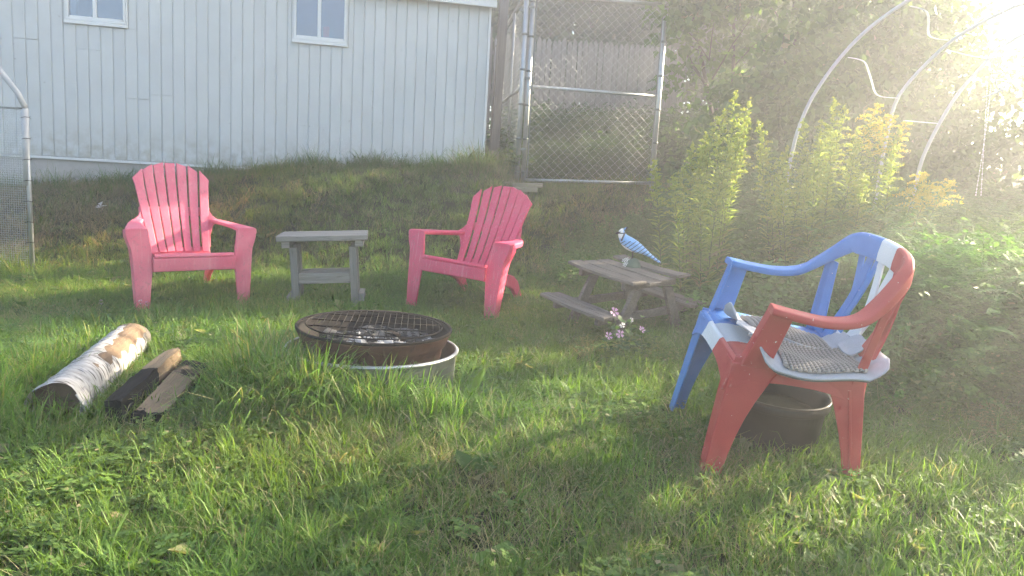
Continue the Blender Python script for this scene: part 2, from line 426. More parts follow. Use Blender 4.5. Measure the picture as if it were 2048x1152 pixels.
M['mallow_leaf'] = m_leaf('mallow_leaf', (.04, .095, .03), (.07, .14, .04), .4)
M['pink_petal'] = m_simple('pink_petal', (.68, .42, .62), .6, var=.15, transl=.4)
M['white_petal'] = m_simple('white_petal', (.72, .70, .72), .6, var=.1, transl=.4)
M['yellow_petal'] = m_simple('yellow_petal', (.75, .55, .06), .6, var=.1, transl=.3)
M['dead_leaf'] = m_simple('pale_dead_leaf', (.30, .26, .13), .7, var=.3, scale=40, transl=.3)
M['green_leaf'] = m_simple('light_green_leaf', (.13, .23, .04), .5, var=.3, scale=40, transl=.4)

# ------------------------------------------------------------------ ground sheet
def axis_pts(lo, hi, parts):
    return np.unique(np.concatenate([np.linspace(a, b, n) for a, b, n in parts]))
gx = axis_pts(0, 0, [(-60, -8, 14), (-8, 8, 150), (8, 60, 14)]); gy = axis_pts(0, 0, [(-40, 0, 12), (0, 14, 150), (14, 90, 20)])
X, Y = np.meshgrid(gx, gy); Z = ground(X, Y)
nx, ny = len(gx), len(gy); idx = np.arange(nx * ny).reshape(ny, nx)
quads = np.stack([idx[:-1, :-1], idx[:-1, 1:], idx[1:, 1:], idx[1:, :-1]], -1).reshape(-1, 4)
g = link_mesh('ground', npmesh('ground', np.stack([X, Y, Z], -1).reshape(-1, 3), [quads], M['ground'], smooth=True))
tag(g, 'sloping soil under the lawn and grass bank', 'ground', kind='structure')

# ------------------------------------------------------------------ house
HX, HY, HZ = -.385, 7.68, 1.15
HA = math.atan(.218)
house = thing('house', 'low white house with vertical board siding and two sliding windows', 'house', (HX, HY, HZ), HA)
def build_house():
    BW = .1033; LEN = 66; TOP = 1.81; BOT = .07
    wins = [(-3.895, -3.395, 1.300), (-1.905, -1.410, 1.315)]       # local x0, x1, sill height
    MB().box(-LEN * BW, -.002, .02, 4.5, -.02, TOP + .02).build('wall', M['siding'], house)
    MB().box(-LEN * BW, .0, .012, .19, -.45, .035).build('foundation', M['concrete'], house)
    MB().box(-LEN * BW, .004, -.018, .02, .038, .062).build('ledger_board', M['trim'], house, bevel=.003)
    def board_mesh(z0, z1, w=BW):
        h = w / 2 - .0008; p = [(-h, .015), (-h, .007), (-h + .0065, 0), (h - .0065, 0), (h, .007), (h, .015)]
        return MB().loft([[(a, b, z0) for a, b in p], [(a, b, z1) for a, b in p]]).mesh('siding_board', M['siding'])
    full = board_mesh(BOT, TOP)
    rnd = random.Random(4)
    splits = {3: None, 35: 1.05, 36: 1.05, 31: .64, 32: .64, 29: .69, 30: .69, 40: 1.10, 41: 1.10, 17: .50}
    for i in range(LEN):
        xc = -(i + .5) * BW; x0, x1 = xc - BW / 2, xc + BW / 2; segs = [(BOT, TOP)]; win = None
        for (a, b, s) in wins:
            if x1 > a - .016 and x0 < b + .016: win = s
        if win is not None:
            segs = [(BOT, win - .032)]
            for (a, b, s) in wins:             # strips of board left beside the window
                for (p, q) in ((x0, min(x1, a - .016)), (max(x0, b + .016), x1)):
                    if s == win and .008 < q - p < BW - .001:
                        o = link_mesh('siding_board', board_mesh(win - .0305, TOP, q - p), house); o.location = ((p + q) / 2, 0, 0)
        sp = splits.get(i)
        if sp and win is None: segs = [(BOT, sp), (sp + .004, TOP)]
        elif sp: segs = [(BOT, sp), (sp + .004, win - .032)]
        for (a, b) in segs:
            o = link_mesh('siding_board', full if (a, b) == (BOT, TOP) else board_mesh(a, b), house)
            o.location = (xc, rnd.uniform(-.0012, .0012), rnd.uniform(-.004, .003) if a == BOT else 0)
    # corner trim and eave
    MB().box(-.001, .022, -.012, .10, .03, TOP).build('corner_trim', M['trim'], house, bevel=.002)
    MB().box(-LEN * BW, .06, -.10, -.075, TOP - .02, TOP + .06).build('fascia', M['trim'], house, bevel=.003)
    MB().box(-LEN * BW, .055, -.075, .02, TOP + .0, TOP + .012).build('soffit', M['trim'], house)
    rf = MB().loft([[(x, -.13, TOP + .062), (x, -.13, TOP + .085), (x, 2.3, TOP + .75), (x, 4.7, TOP + .085), (x, 4.7, TOP + .062), (x, 2.3, TOP + .72)] for x in (-LEN * BW, .09)])
    rf.build('roof', M['roof'], house)
    for wi, (a, b, s) in enumerate(wins):
        t = s + .47
        w = bpy.data.objects.new('window', None); COL.objects.link(w); w.parent = house; w.location = (0, 0, 0); w.empty_display_size = .05
        fr = MB(); fr.box(a, b, -.022, .02, s, s + .028); fr.box(a, b, -.022, .02, t - .028, t); fr.box(a, a + .022, -.0215, .02, s + .028, t - .028); fr.box(b - .022, b, -.0215, .02, s + .028, t - .028)
        fr.build('frame', M['trim'], w, bevel=.004)
        MB().box(a - .016, b + .016, -.026, .0145, s - .0300, s - .001).build('sill', M['trim'], w, bevel=.004)
        for (p, q) in ((a - .014, a - .0015), (b + .0015, b + .014)): MB().box(p, q, -.014, .0145, s - .0005, t + .02).build('casing', M['trim'], w, bevel=.002)
        mid = (a + b) / 2
        mu = MB(); mu.box(mid - .026, mid + .006, -.019, .018, s + .028, t - .028); mu.box(a + .027, b - .027, -.012, .018, s + .0285, s + .044)
        mu.build('mullion', M['trim'], w, bevel=.003)
        MB().box(a + .022, mid - .0261, .004, .007, s + .044, t - .028).build('pane', M['glass'], w)
        MB().box(mid + .0061, b - .022, -.004, -.001, s + .044, t - .028).build('pane', M['glass'], w)
        # room face behind the glass with a curtain that hangs to one side
        MB().box(a + .02, b - .02, .0165, .0192, s + .02, t - .02).build('interior', M['inside_dark' if wi == 0 else 'inside'], w)
        if wi == 0:
            cu = MB(); n = 14
            for k in range(n):
                u0, u1 = k / n, (k + 1) / n
                pass
            secs = []
            for k in range(9):
                z = s + .05 + (t - s - .08) * k / 8; xr = a + .035 + .05 + .06 * (k / 8) ** 2
                secs.append([(a + .03, .011, z), (a + .05, .013, z), (xr - .01, .0105, z), (xr, .012, z), (xr, .0145, z), (a + .03, .0145, z)])
            cu.loft(secs).build('curtain', M['canvas'], w, True)
        else:
            MB().box(mid + .03, mid + .085, .009, .013, s + .05, s + .15).build('red_cloth', M['red_cloth'], w)
    # little knots and holes on the siding
build_house()

# dark plank standing at the far corner of the house
o = MB().box(-.05, .05, -.045, .045, 0, 2.05).build('corner_post', M['picket_wood'], None, bevel=.006)
o.location = (-.30, 8.55, 1.30); o.rotation_euler = (0, R(1.0), R(12)); tag(o, 'dark weathered wooden post close behind the corner of the house', 'post')

# ------------------------------------------------------------------ chain link enclosure
def zigzag_mesh(height, h, rad, name='wire'):
    n = int(height / h); pts = []
    for k in range(n + 1):
        s = k % 2; pts.append(((0.0 - .002) if s == 0 else h + .002, .0018 * (1 if s else -1), k * h))
    return MB().tube(pts, rad, 4).mesh(name, M['wire'], True)
def chain_panel(label, p0, p1, z00, z01, z10, z11, rails, uprights, name='chain_link_panel', posts=(True, True), pr=.024):
    """p0,p1 ground plan ends; z.0 bottom z.1 top at both ends"""
    p0 = Vector((*p0, 0)); p1 = Vector((*p1, 0)); d = p1 - p0; L = d.length; a = math.atan2(d.y, d.x)
    t = thing(name, label, 'fence panel', (p0.x, p0.y, z00), a)
    s0 = (z10 - z00) / L; H0 = z01 - z00; H1 = z11 - z00
    if posts[0]: MB().tube([(0, 0, -.12), (0, 0, H0 + .03)], pr, 12).build('post', M['galv'], t, True)
    if posts[1]: MB().tube([(L, 0, s0 * L - .1), (L, 0, H1 + .03)], pr, 12).build('post', M['galv'], t, True)
    for u in uprights: MB().tube([(L * u, .0, s0 * L * u), (L * u, 0, H0 + (H1 - H0) * u)], .016, 10).build('upright', M['galv'], t, True)
    for (q0, q1) in rails:
        MB().tube([(.0, 0, q0 - z00), (L, 0, q1 - z00)], .0175, 10).build('rail', M['galv'], t, True)
    h = .045; nw = int((L - .05) / h); zm = zigzag_mesh(H0 - .04, h, 0.0014 if L < 2 else .0011)
    hh = (H1 - s0 * L) / H0
    for i in range(nw):
        w = link_mesh('wire', zm, t); x = .03 + i * h
        w.location = (x + h * (i % 2), -.022, .02 + s0 * x); w.scale = (-1 if i % 2 else 1, 1, 1 + (hh - 1) * x / L)   # neighbours mirror each other and hook
    # tension bars and the bands that hold them
    for x in (.035, L - .035):
        MB().box(x - .006, x + .006, -.030, -.026, s0 * x + .02, H0 - .03).build('tension_bar', M['galv_old'], t)
    for k in range(6):
        z = .08 + (H0 - .16) * k / 5
        for x in (0, L):
            MB().lathe([(pr + .001, -.011), (pr + .0045, -.009), (pr + .0045, .009), (pr + .001, .011)], 12, (x, 0, z + s0 * x)).build('tie_band', M['galv_old'], t, True)
    return t
chain_panel('front chain link gate panel with galvanised frame and middle rail', (.052, 7.50), (1.388, 7.60), 1.242, 3.073, 1.280, 3.058, [(1.245, 1.283), (2.176, 2.160), (3.07, 3.055)], [])
chain_panel('side chain link panel running back from the gate towards the picket fence', (-.012, 7.47), (-.40, 10.7), 1.235, 3.09, 1.37, 3.21, [(1.25, 1.38), (2.16, 2.28), (3.085, 3.205)], [.33, .66])

# clamp that ties the two posts together
for k, z in enumerate((1.55, 2.25, 2.93)):
    o = MB().box(-.035, .065, -.03, -.024, -.012, .012).box(-.035, .065, .024, .03, -.012, .012).build('post_clamp', M['galv_old'], None, bevel=.002)
    o.location = (.005, 7.485, z); tag(o, ['steel clamp low on the paired gate posts', 'steel clamp halfway up the paired gate posts', 'steel clamp near the top of the paired gate posts'][k], 'clamp', 'post clamps')

# sawn planks stacked under the post
for k, (x, y, z, rz, s, lab) in enumerate([(.02, 7.25, .0, .12, (.17, .15, .045), 'lowest sawn plank under the fence post'), (.10, 7.30, .047, -.06, (.15, .14, .04), 'topmost sawn plank under the fence post'), (-.17, 7.33, .05, .5, (.14, .11, .04), 'short pale plank end beside the fence post')]):
    o = MB().box(-s[0] , s[0], -s[1] / 2, s[1] / 2, 0, s[2]).build('plank', M['fresh_wood'], None, bevel=.004)
    o.location = (x, y, 1.125 + z); o.rotation_euler = (R(4), R(-2), rz); tag(o, lab, 'plank', 'planks under the fence post')
# ------------------------------------------------------------------ picket fence far behind
pf = thing('picket_fence', 'tall weathered stockade fence of pointed pickets behind the chain link', 'fence', (-.62, 12.6, 1.72), .075)
rnd = random.Random(7)
def picket(h, w):
    a = w / 2; pts = [(-a, 0), (a, 0), (a, h - .07), (a * .55, h - .02), (a * .2, h), (-a * .2, h), (-a * .55, h - .02), (-a, h - .07)]
    return MB().poly(pts, 'y', -.011, .011).mesh('picket', M['picket_wood'])
pms = [picket(1.96 + d, .0775 + e) for d, e in ((0, 0), (.012, .002), (-.014, -.001), (.02, .001))]
for i in range(38):
    o = link_mesh('picket', rnd.choice(pms), pf); o.location = (.045 + i * .0888, rnd.uniform(-.004, .004), rnd.uniform(-.012, .012)); o.rotation_euler = (0, rnd.uniform(-.006, .006), 0)
for z in (.35, 1.0, 1.65): MB().box(0, 3.4, .0165, .055, z, z + .07).build('rail', M['picket_wood'], pf)
for x in (.0, 3.03): MB().box(x - .05, x + .05, -.12, -.02, 0, 2.06).build('post', M['picket_wood'], pf, bevel=.01)

# ------------------------------------------------------------------ wire coop at the left edge
coop = thing('wire_coop', 'wire mesh coop with pipe frame at the edge of the lawn', 'coop', (-3.545, 5.30, .36))
MB().tube([(0.0, 0, 0), (-.004, 0, .6), (-.012, 0, 1.175)], .016, 12).build('post', M['galv'], coop, True)
MB().tube([(-.012, 0, 1.172), (-.06, 0, 1.27), (-.19, 0, 1.43), (-.75, 0, 2.0)], .019, 10).build('roof_pole', M['pvc'], coop, True)
MB().tube([(-.016, .0, .62), (-.016, 0, 1.16)], .024, 10).build('pipe_sleeve', M['pvc'], coop, True)
MB().tube([(-1.3, 0, 1.165), (-.01, 0, 1.165)], .008, 8).build('rail', M['galv_old'], coop, True)
MB().tube([(-1.3, 0, .83), (-.01, 0, .835)], .004, 6).build('tie_wire', M['wire'], coop, True)
b = MB(); n = 0
for i in range(70):
    x = -.022 - i * .0165; b.tube([(x, -.02, .02), (x, -.02, 1.16 + max(0, (-x - .05) * .9))], .0011, 3, False)
for k in range(78):
    z = .02 + k * .0165
    if z < 1.18: b.tube([(-1.15, -.0185, z), (-.012, -.0185, z)], .0011, 3, False)
w = b.build('wire_mesh', M['wire'], coop); w['kind'] = 'stuff'
b = MB()
for k in range(7):
    z = .2 + k * .15; b.tube([(-.03, -.024, z), (.0, -.026, z + .008), (.024, -.012, z + .004), (.036, -.02, z + .012)], .0022, 4)
b.build('wire_tie', M['rust_dark'], coop)
v = []; f = []
for i in range(14):
    for k in range(10):
        v.append((-1.1 + i * .083, .014 + .006 * math.sin(i * 2.1 + k), .62 + k * .06))
for i in range(13):
    for k in range(9): f.append((i * 10 + k, i * 10 + k + 1, (i + 1) * 10 + k + 1, (i + 1) * 10 + k))
MB().add(v, f).build('plastic_sheet', M['film'], coop, True)

# ------------------------------------------------------------------ plastic garden chairs (front is -y)
def adirondack(name, label, mat, mtx):
    t = thing(name, label, 'chair', matrix=mtx, group='pink plastic garden chairs')
    bev = .006
    for i in range(-3, 4):
        secs = []
        for k in range(8):
            u = k / 7; z = .335 + u * (.93 - .0085 * i * i - .335); zz = (z - .335) / .6
            yc = .105 + .255 * zz + .02 * math.sin(zz * math.pi) - .0045 * i * i * (1 - .3 * zz)
            xc = i * (.0545 + .0205 * zz ** 1.1); w = .0225 + .0095 * zz
            if abs(i) == 3:      # outer slats broaden towards the arms
                fl = max(0, 1 - abs(z - .52) / .10) * 0
            sl = -.0 if k < 7 else 0
            tz = (-.010 * i) if k == 7 else 0       # slanting tops make an even arc
            secs.append([(xc - w, yc, z - tz * .0 + (tz * -1 if False else 0) + (k == 7) * (.011 * i)), (xc + w, yc - .001 * i, z - (k == 7) * (.011 * i)),
                         (xc + w, yc + .020, z - (k == 7) * (.011 * i)), (xc - w, yc + .020, z + (k == 7) * (.011 * i))])
        MB().loft(secs).build('back_slat', mat, t, bevel=.004)
    # lower back panel joining the slats, following the fan
    lo = []
    for (x, z) in ((-.205, .27), (.205, .27), (.198, .40), (.19, .362), (-.19, .362), (-.198, .40)): lo.append((x, z))
    secs = [[(x, .085 + (z - .27) * .42 + o, z) for x, z in lo] for o in (.004, .028)]
    MB().loft(secs).build('back_panel', mat, t, bevel=.004)
    # bar behind the slats
    MB().sweep([(x, .262 - .035 * (x / .22) ** 2, .60) for x in np.linspace(-.225, .225, 9)], [(-.011, -.03), (.011, -.03), (.011, .03), (-.011, .03)]).build('back_rail', mat, t, bevel=.003)
    for sgn in (-1, 1):
        def S(p): return [(sgn * x, y, z) for x, y, z in p]
        # wing that flows from the back into the arm
        pts = [(.165, .36), (.205, .36), (.212, .44), (.232, .505), (.262, .535), (.262, .556), (.236, .575), (.222, .61), (.214, .68), (.19, .68)]
        secs = [[(sgn * x, .108 + (z - .335) * .425 - .012 + o - (x > .23) * .02, z) for x, z in pts] for o in (.0, .022)]
        MB().loft(secs).build('back_wing', mat, t, bevel=.005)
        st = [(.195, .205, .262, .553), (.222, .14, .292, .55), (.248, .04, .325, .543), (.262, -.08, .352, .538), (.266, -.19, .376, .534), (.266, -.27, .392, .530), (.268, -.305, .394, .527)]
        secs = []
        for (xi, y, xo, z) in st:
            secs.append(S([(xi, y, z), (xi + .3 * (xo - xi), y, z + .004), (xo - .01, y, z + .002), (xo, y, z - .006), (xo, y, z - .036), (xo - .012, y, z - .036), (xo - .014, y, z - .02), (xi, y, z - .02)]))
        MB().loft(secs).build('armrest', mat, t, bevel=.004)
        st = [(0, .268, .346, -.30, -.228), (.10, .262, .350, -.305, -.222), (.20, .254, .354, -.31, -.215), (.27, .247, .356, -.312, -.21), (.34, .246, .360, -.312, -.205), (.40, .250, .366, -.311, -.20), (.44, .256, .380, -.309, -.195), (.475, .262, .390, -.307, -.19), (.515, .264, .391, -.305, -.185)]
        secs = [S([(xi, y0, z), (xo, y0, z), (xo, y1, z), (xo - .03, y1, z), (xo - .03, y0 + .02, z), (xi, y0 + .02, z)]) for (z, xi, xo, y0, y1) in st]
        MB().loft(secs).build('front_leg', mat, t, bevel=.006)
        pts = [(-.29, .345), (.05, .305), (.17, .285), (.26, .245), (.345, .15), (.405, .05), (.425, .0), (.35, .0), (.33, .05), (.27, .13), (.19, .185), (.08, .215), (-.29, .255)]
        o = MB().poly(pts, 'x', sgn * .212, sgn * .245).build('rear_leg', mat, t, bevel=.008)
    MB().poly([(-.332, .262), (-.312, .258), (-.308, .352), (-.322, .352), (-.336, .34)], 'x', -.247, .247).build('apron', mat, t, bevel=.005)
    for k in range(5):
        y0 = -.338 + k * .087; z0 = .372 - max(0, k - .4) * .0165; y1 = y0 + .079; z1 = z0 - (.0165 if k else .006)
        MB().poly([(y0, z0 - .016), (y0 + .006, z0), (y1 - .004, z1), (y1, z1 - .004), (y1, z1 - .02), (y0, z0 - .022)], 'x', -.238, .238).build('seat_slat', mat, t, bevel=.004)
    for x in (-.004, .23, -.238): MB().box(x, x + .012, -.32, .08, .285, .30).build('seat_rib', mat, t)
    return t
adirondack('garden_chair', 'paler pink plastic slatted garden chair beside the small wooden table', M['pinkL'], xform(R(1.0), R(-.4), R(37.0), (-2.224, 4.868, .262)))
adirondack('garden_chair', 'deeper red pink plastic slatted garden chair in front of the chain link gate', M['pinkR'], xform(R(-2.2), R(4.7), R(-24.3), (-.303, 5.165, .262)))

# ------------------------------------------------------------------ small wooden table
tb = thing('wooden_table', 'small weathered grey wooden table between the two pink chairs', 'table', matrix=xform(R(3.5), R(-3.2), R(9.0), (-1.295, 5.05, .275)))
for k, y in enumerate((-.145, -.048, .049)):
    b = MB(); b.box(-.302 + .004 * k, .302 - .003 * k, y, y + .092, .462, .500); b.build('top_plank', M['grey_wood'], tb, bevel=.005)
for x in (-.27, .215): MB().box(x, x + .055, -.13, .13, .418, .4615).build('cleat', M['grey_wood'], tb, bevel=.004)
for (x, y) in ((-.222, -.118), (.172, -.118), (-.222, .07), (.172, .07)):
    MB().box(x, x + .05, y, y + .045, -.03, .4175).build('leg', M['grey_wood_z'], tb, bevel=.004)
MB().box(-.1715, .1715, -.112, -.078, .165, .238).build('stretcher', M['grey_wood'], tb, bevel=.004)
MB().box(-.1715, .1715, .078, .108, .165, .238).build('stretcher', M['grey_wood'], tb, bevel=.004)
for x in (-.262, .2225): MB().box(x, x + .039, -.10, .10, .03, .085).build('foot_block', M['grey_wood'], tb, bevel=.005)

# ------------------------------------------------------------------ fire pit
FX, FY, FZ = -.655, 3.45, gz(-.655, 3.45)
ring = thing('metal_ring', 'dull galvanised steel ring standing in tall grass around the fire bowl', 'ring', (FX - .005, FY, .103))
prof = [(.402, .0), (.4025, .236), (.409, .242), (.409, .250), (.398, .250), (.398, .0)]
MB().lathe(prof, 64, closed=True).build('wall', M['galv_old'], ring, True, bevel=.0015)
MB().lathe([(.4095, .238), (.416, .241), (.417, .247), (.4115, .2535), (.403, .2545), (.4, .251)], 64, closed=True).build('rolled_edge', M['galv'], ring, True)
b = MB(); b.box(-.012, .012, -.412, -.4015, .02, .236); o = b.build('seam', M['galv_old'], ring, bevel=.003)
o.rotation_euler = (0, 0, R(8))
bowl = thing('fire_bowl', 'rusty round fire bowl full of ash set inside the metal ring', 'fire pit', matrix=xform(R(1.2), R(.8), 0, (FX, FY, .216)))
prof = [(.30, .0), (.315, .03), (.322, .10), (.328, .15), (.344, .168), (.352, .19), (.366, .222), (.371, .236), (.367, .243), (.360, .240), (.352, .22), (.340, .196), (.332, .176), (.318, .155), (.312, .10), (.30, .04), (.29, .015)]
MB().lathe(prof[:8] + [(.366, .236), (.358, .216), (.346, .19), (.338, .168), (.322, .15), (.314, .03), (.297, .004)], 72, closed=True).build('wall', M['rust'], bowl, True)
MB().lathe([(.3655, .2365), (.3575, .2165), (.3455, .19), (.3375, .168), (.3215, .15), (.3135, .03), (.309, .03), (.311, .15), (.331, .172), (.340, .194), (.352, .219), (.360, .239)], 72, closed=True).build('sooty_lining', M['rust_dark'], bowl, True)
MB().lathe([(.362, .2425), (.369, .2455), (.373, .240), (.372, .232), (.3665, .237)], 72, closed=True).build('rim', M['rust_dark'], bowl, True)
# ash bed: uneven disc
rng = np.random.default_rng(5)
na, nr = 56, 16; v = [(0, 0, .125)]; f = []
for j in range(1, nr + 1):
    for i in range(na):
        a = 2 * math.pi * i / na; r = .318 * j / nr; x, y = r * math.cos(a), r * math.sin(a)
        z = .105 + .05 * float(vnoise(x, y, .09, 9)) + .03 * float(vnoise(x, y, .03, 11)) + .02 * (r / .318) ** 2
        v.append((x, y, z))
for i in range(na): f.append((0, 1 + i, 1 + (i + 1) % na))
for j in range(nr - 1):
    for i in range(na): f.append((1 + j * na + i, 1 + (j + 1) * na + i, 1 + (j + 1) * na + (i + 1) % na, 1 + j * na + (i + 1) % na))
MB().add(v, f).build('ash_bed', M['ash'], bowl)
def chunk(rng, s):
    p = rng.normal(size=(9, 3)); p /= np.linalg.norm(p, axis=1)[:, None]; p *= np.array(s) * rng.uniform(.7, 1.1, (9, 1))
    import bmesh
    bm = bmesh.new(); [bm.verts.new(q) for q in p]; bmesh.ops.convex_hull(bm, input=bm.verts)
    bm.verts.ensure_lookup_table(); bm.verts.index_update()
    vs = [tuple(q.co) for q in bm.verts]; fs = [tuple(q.index for q in ff.verts) for ff in bm.faces]; bm.free(); return vs, fs
for nm, mat, n, s in (('charcoal_pieces', 'coal', 190, .017), ('ash_flakes', 'ash_white', 110, .013)):
    b = MB()
    for i in range(n):
        a = rng.uniform(0, 6.283); r = .30 * math.sqrt(rng.uniform(0, 1)); k = rng.uniform(.5, 1.9)
        x, y = r * math.cos(a), r * math.sin(a)
        if nm == 'ash_flakes':
            x = .02 + rng.normal() * .11; y = -.07 + rng.normal() * .09
            if x * x + y * y > .085: continue
        vs, fs = chunk(rng, (s * k * 1.5, s * k, s * k * .6)); z = .142 + .035 * float(vnoise(x, y, .09, 9)) + (.006 if nm == 'ash_flakes' else 0)
        b.add([(x + p[0], y + p[1], z + p[2]) for p in vs], fs)
    o = b.build(nm, M[mat], bowl); o['kind'] = 'stuff'
# pale chunks of burnt wood inside
for k, (x, y, rz, l, w, m) in enumerate([(.0, -.10, .1, .05, .03, 'ash_white'), (.07, -.13, -.2, .045, .028, 'ash_white'), (-.14, .05, 1.0, .10, .022, 'coal'), (.16, .10, .4, .08, .026, 'coal'), (.06, .2, -.5, .08, .022, 'wood_end'), (-.2, -.06, .3, .04, .02, 'ash'), (-.05, .12, -.9, .09, .02, 'coal'), (.2, -.05, 1.2, .06, .025, 'coal')]):
    vs, fs = chunk(np.random.default_rng(60 + k), (l, w, .02)); o = MB().add(vs, fs).build('burnt_piece', M[m], bowl); o.location = (x, y, .16); o.rotation_euler = (.1 * k % .3 - .1, .12, rz)
gr = thing('cooking_grate', 'round blackened wire grate lying across the fire bowl', 'grate', matrix=xform(R(.5), R(1.2), R(7), (FX, FY + .01, .462)))
GR = .325
MB().tube([(GR * math.cos(a), GR * math.sin(a), 0) for a in np.linspace(0, 2 * math.pi, 49)], .0036, 6).build('rim', M['rust_dark'], gr, True)
for i in range(-10, 11):
    x = i * .031; h = math.sqrt(GR * GR - x * x)
    MB().tube([(x, -h, .0), (x + .002, 0, -.003), (x, h, .0)], .0017, 5).build('bar', M['rust_dark'], gr, True)
for i in (-3, -1, 1, 3):
    y = i * .075; h = math.sqrt(GR * GR - y * y)
    MB().tube([(-h, y, -.0055), (0, y, -.0085), (h, y, -.0055)], .003, 5).build('cross_bar', M['rust_dark'], gr, True)

# ------------------------------------------------------------------ birch log and two charred timbers
P0 = Vector((-1.746, 2.70, .215)); P1 = Vector((-1.952, 3.68, .272))
d = (P1 - P0); L = d.length
log = thing('birch_log', 'white birch log with peeling bark lying in the grass', 'log', matrix=Matrix.Translation(P0) @ d.to_track_quat('Z', 'X').to_matrix().to_4x4())
secs = []; rng = np.random.default_rng(3)
for k in range(30):
    z = L * k / 29; ring_ = []
    for i in range(28):
        a = 2 * math.pi * i / 28
        r = .096 - .012 * k / 29 + .004 * math.sin(3 * a + k * .12) + .0028 * math.sin(k * 1.9) + .004 * float(vnoise(a * 2, z * 6, 1, 2))
        ring_.append((r * math.cos(a), r * math.sin(a), z + .012 * math.sin(2 * a) * (1 if k in (0, 29) else 0)))
    secs.append(ring_)
MB().loft(secs, cap=False).build('bark', M['birch'], log, True)
b = MB(); b.loft([[(p[0] * .9, p[1] * .9, zz) for p in secs[0]] for zz in (.055, L - .03)]); b.build('heartwood', M['wood_end'], log)
# curls of loose bark
for k, (z, a0, a1, lift) in enumerate([(.0, 1.0, 2.2, .035), (.70, 3.4, 4.4, .03), (.005, 2.4, 3.3, .02), (.42, 4.0, 4.6, .018)]):
    b = MB(); v = []; f = []
    for i in range(9):
        a = a0 + (a1 - a0) * i / 8; u = i / 8; r = .097 + lift * u * u
        for j in range(5): v.append((r * math.cos(a), r * math.sin(a), z + .10 * j / 4 * (1 - .3 * u) + (.02 * u)))
    for i in range(8):
        for j in range(4): f.append((i * 5 + j, i * 5 + j + 1, i * 5 + j + 6, i * 5 + j + 5))
    o = b.add(v, f).build('bark_curl', M['birch'], log, True); m = o.modifiers.new('thick', 'SOLIDIFY'); m.thickness = .003
def timber(label, p, q, w, h, roll, mat='char'):
    p, q = Vector(p), Vector(q); d = q - p; L = d.length
    mtx = Matrix.Translation(p) @ d.to_track_quat('X', 'Z').to_matrix().to_4x4() @ Matrix.Rotation(roll, 4, 'X')
    t = thing('charred_timber', label, 'timber', matrix=mtx, group='burnt timbers by the log')
    rr = random.Random(int(L * 1000)); secs = []
    for k in range(9):
        x = L * k / 8; e = .004; ww = w / 2 * (1 - .06 * (k == 8)); hh = h * (1 - .05 * (k == 8))
        secs.append([(x + rr.uniform(-.01, .01) * (k in (0, 8)), s * ww + rr.uniform(-e, e), zz * hh + rr.uniform(-e, e)) for s, zz in ((-1, 0), (0, 0), (1, 0), (1, .5), (1, 1), (.3, 1), (-.4, 1), (-1, 1), (-1, .5))])
    MB().loft(secs).build('timber', M[mat], t)
    b = MB()
    for i in range(26):                       # alligatored char at the burnt end
        x = rr.uniform(.0, .22); s = rr.choice((-1, 1)); z = rr.uniform(.15, .95) * h
        vs, fs = chunk(np.random.default_rng(i), (.016, .006, .012)); b.add([(x + a[0], s * w / 2 + a[1], z + a[2]) for a in vs], fs)
    b.build('char_blocks', M['coal'], t)['kind'] = 'stuff'
    return t
timber('charred timber leaning behind the other, grey towards its far end', (-1.505, 2.70, .155), (-1.555, 3.32, .225), .065, .105, R(-4))
timber('charred timber with an orange brown top lying in front', (-1.375, 2.68, .155), (-1.43, 3.24, .225), .105, .065, R(6), 'char_b')
# ------------------------------------------------------------------ miniature picnic table with the bird ornament
PT = xform(R(6.8), R(1.9), R(-51.5), (.743, 4.782, .296), 1.026)
pt = thing('picnic_table', 'miniature weathered picnic table with warped planks and two benches', 'table', matrix=PT)
rnd = random.Random(12)
for k in range(4):
    y = -.262 + k * .133; b = MB(); secs = []
    for j in range(7):
        x = -.29 + .58 * j / 6 + (0.012 * rnd.uniform(-1, 1) if j in (0, 6) else 0); z = .352 + rnd.uniform(-.002, .002) + (.012 * (abs(x) / .29) ** 2 if k in (0, 3) else 0) + (.014 if k == 3 else 0)
        w = .058 + rnd.uniform(-.002, .002); yc = y + .06
        secs.append([(x, yc - w, z - .011), (x, yc + w, z - .011), (x, yc + w, z + .008), (x, yc + .3 * w, z + .0075), (x, yc - .4 * w, z + .009), (x, yc - w, z + .008)])
    b.loft(secs).build('top_plank', M['picnic_wood'], pt, bevel=.003)
for x in (-.205, .175):
    MB().box(x, x + .03, -.235, .235, .296, .340).build('top_batten', M['picnic_wood'], pt, bevel=.003)
    MB().box(x, x + .03, -.43, .43, .098, .147).build('bench_bearer', M['picnic_wood'], pt, bevel=.003)
    for s in (-1, 1):
        pts = [(s * .10, .295), (s * .175, .295), (s * .345, -.03), (s * .265, -.03)]
        MB().poly(pts, 'x', x + .0305, x + .058).build('leg', M['picnic_wood'], pt, bevel=.003)
for s in (-1, 1):
    for q in (0, 1):
        y0 = s * (.31 + q * .084); y1 = y0 + s * .078; lo, hi = min(y0, y1), max(y0, y1); b = MB(); secs = []
        for j in range(6):
            x = -.29 + .58 * j / 5; z = .162 + rnd.uniform(-.002, .002) + .008 * (x / .29) ** 2 * q
            secs.append([(x, lo, z - .013), (x, hi, z - .013), (x, hi, z + .008), (x, lo, z + .008)])
        b.loft(secs).build('bench_plank', M['picnic_wood'], pt, bevel=.003)

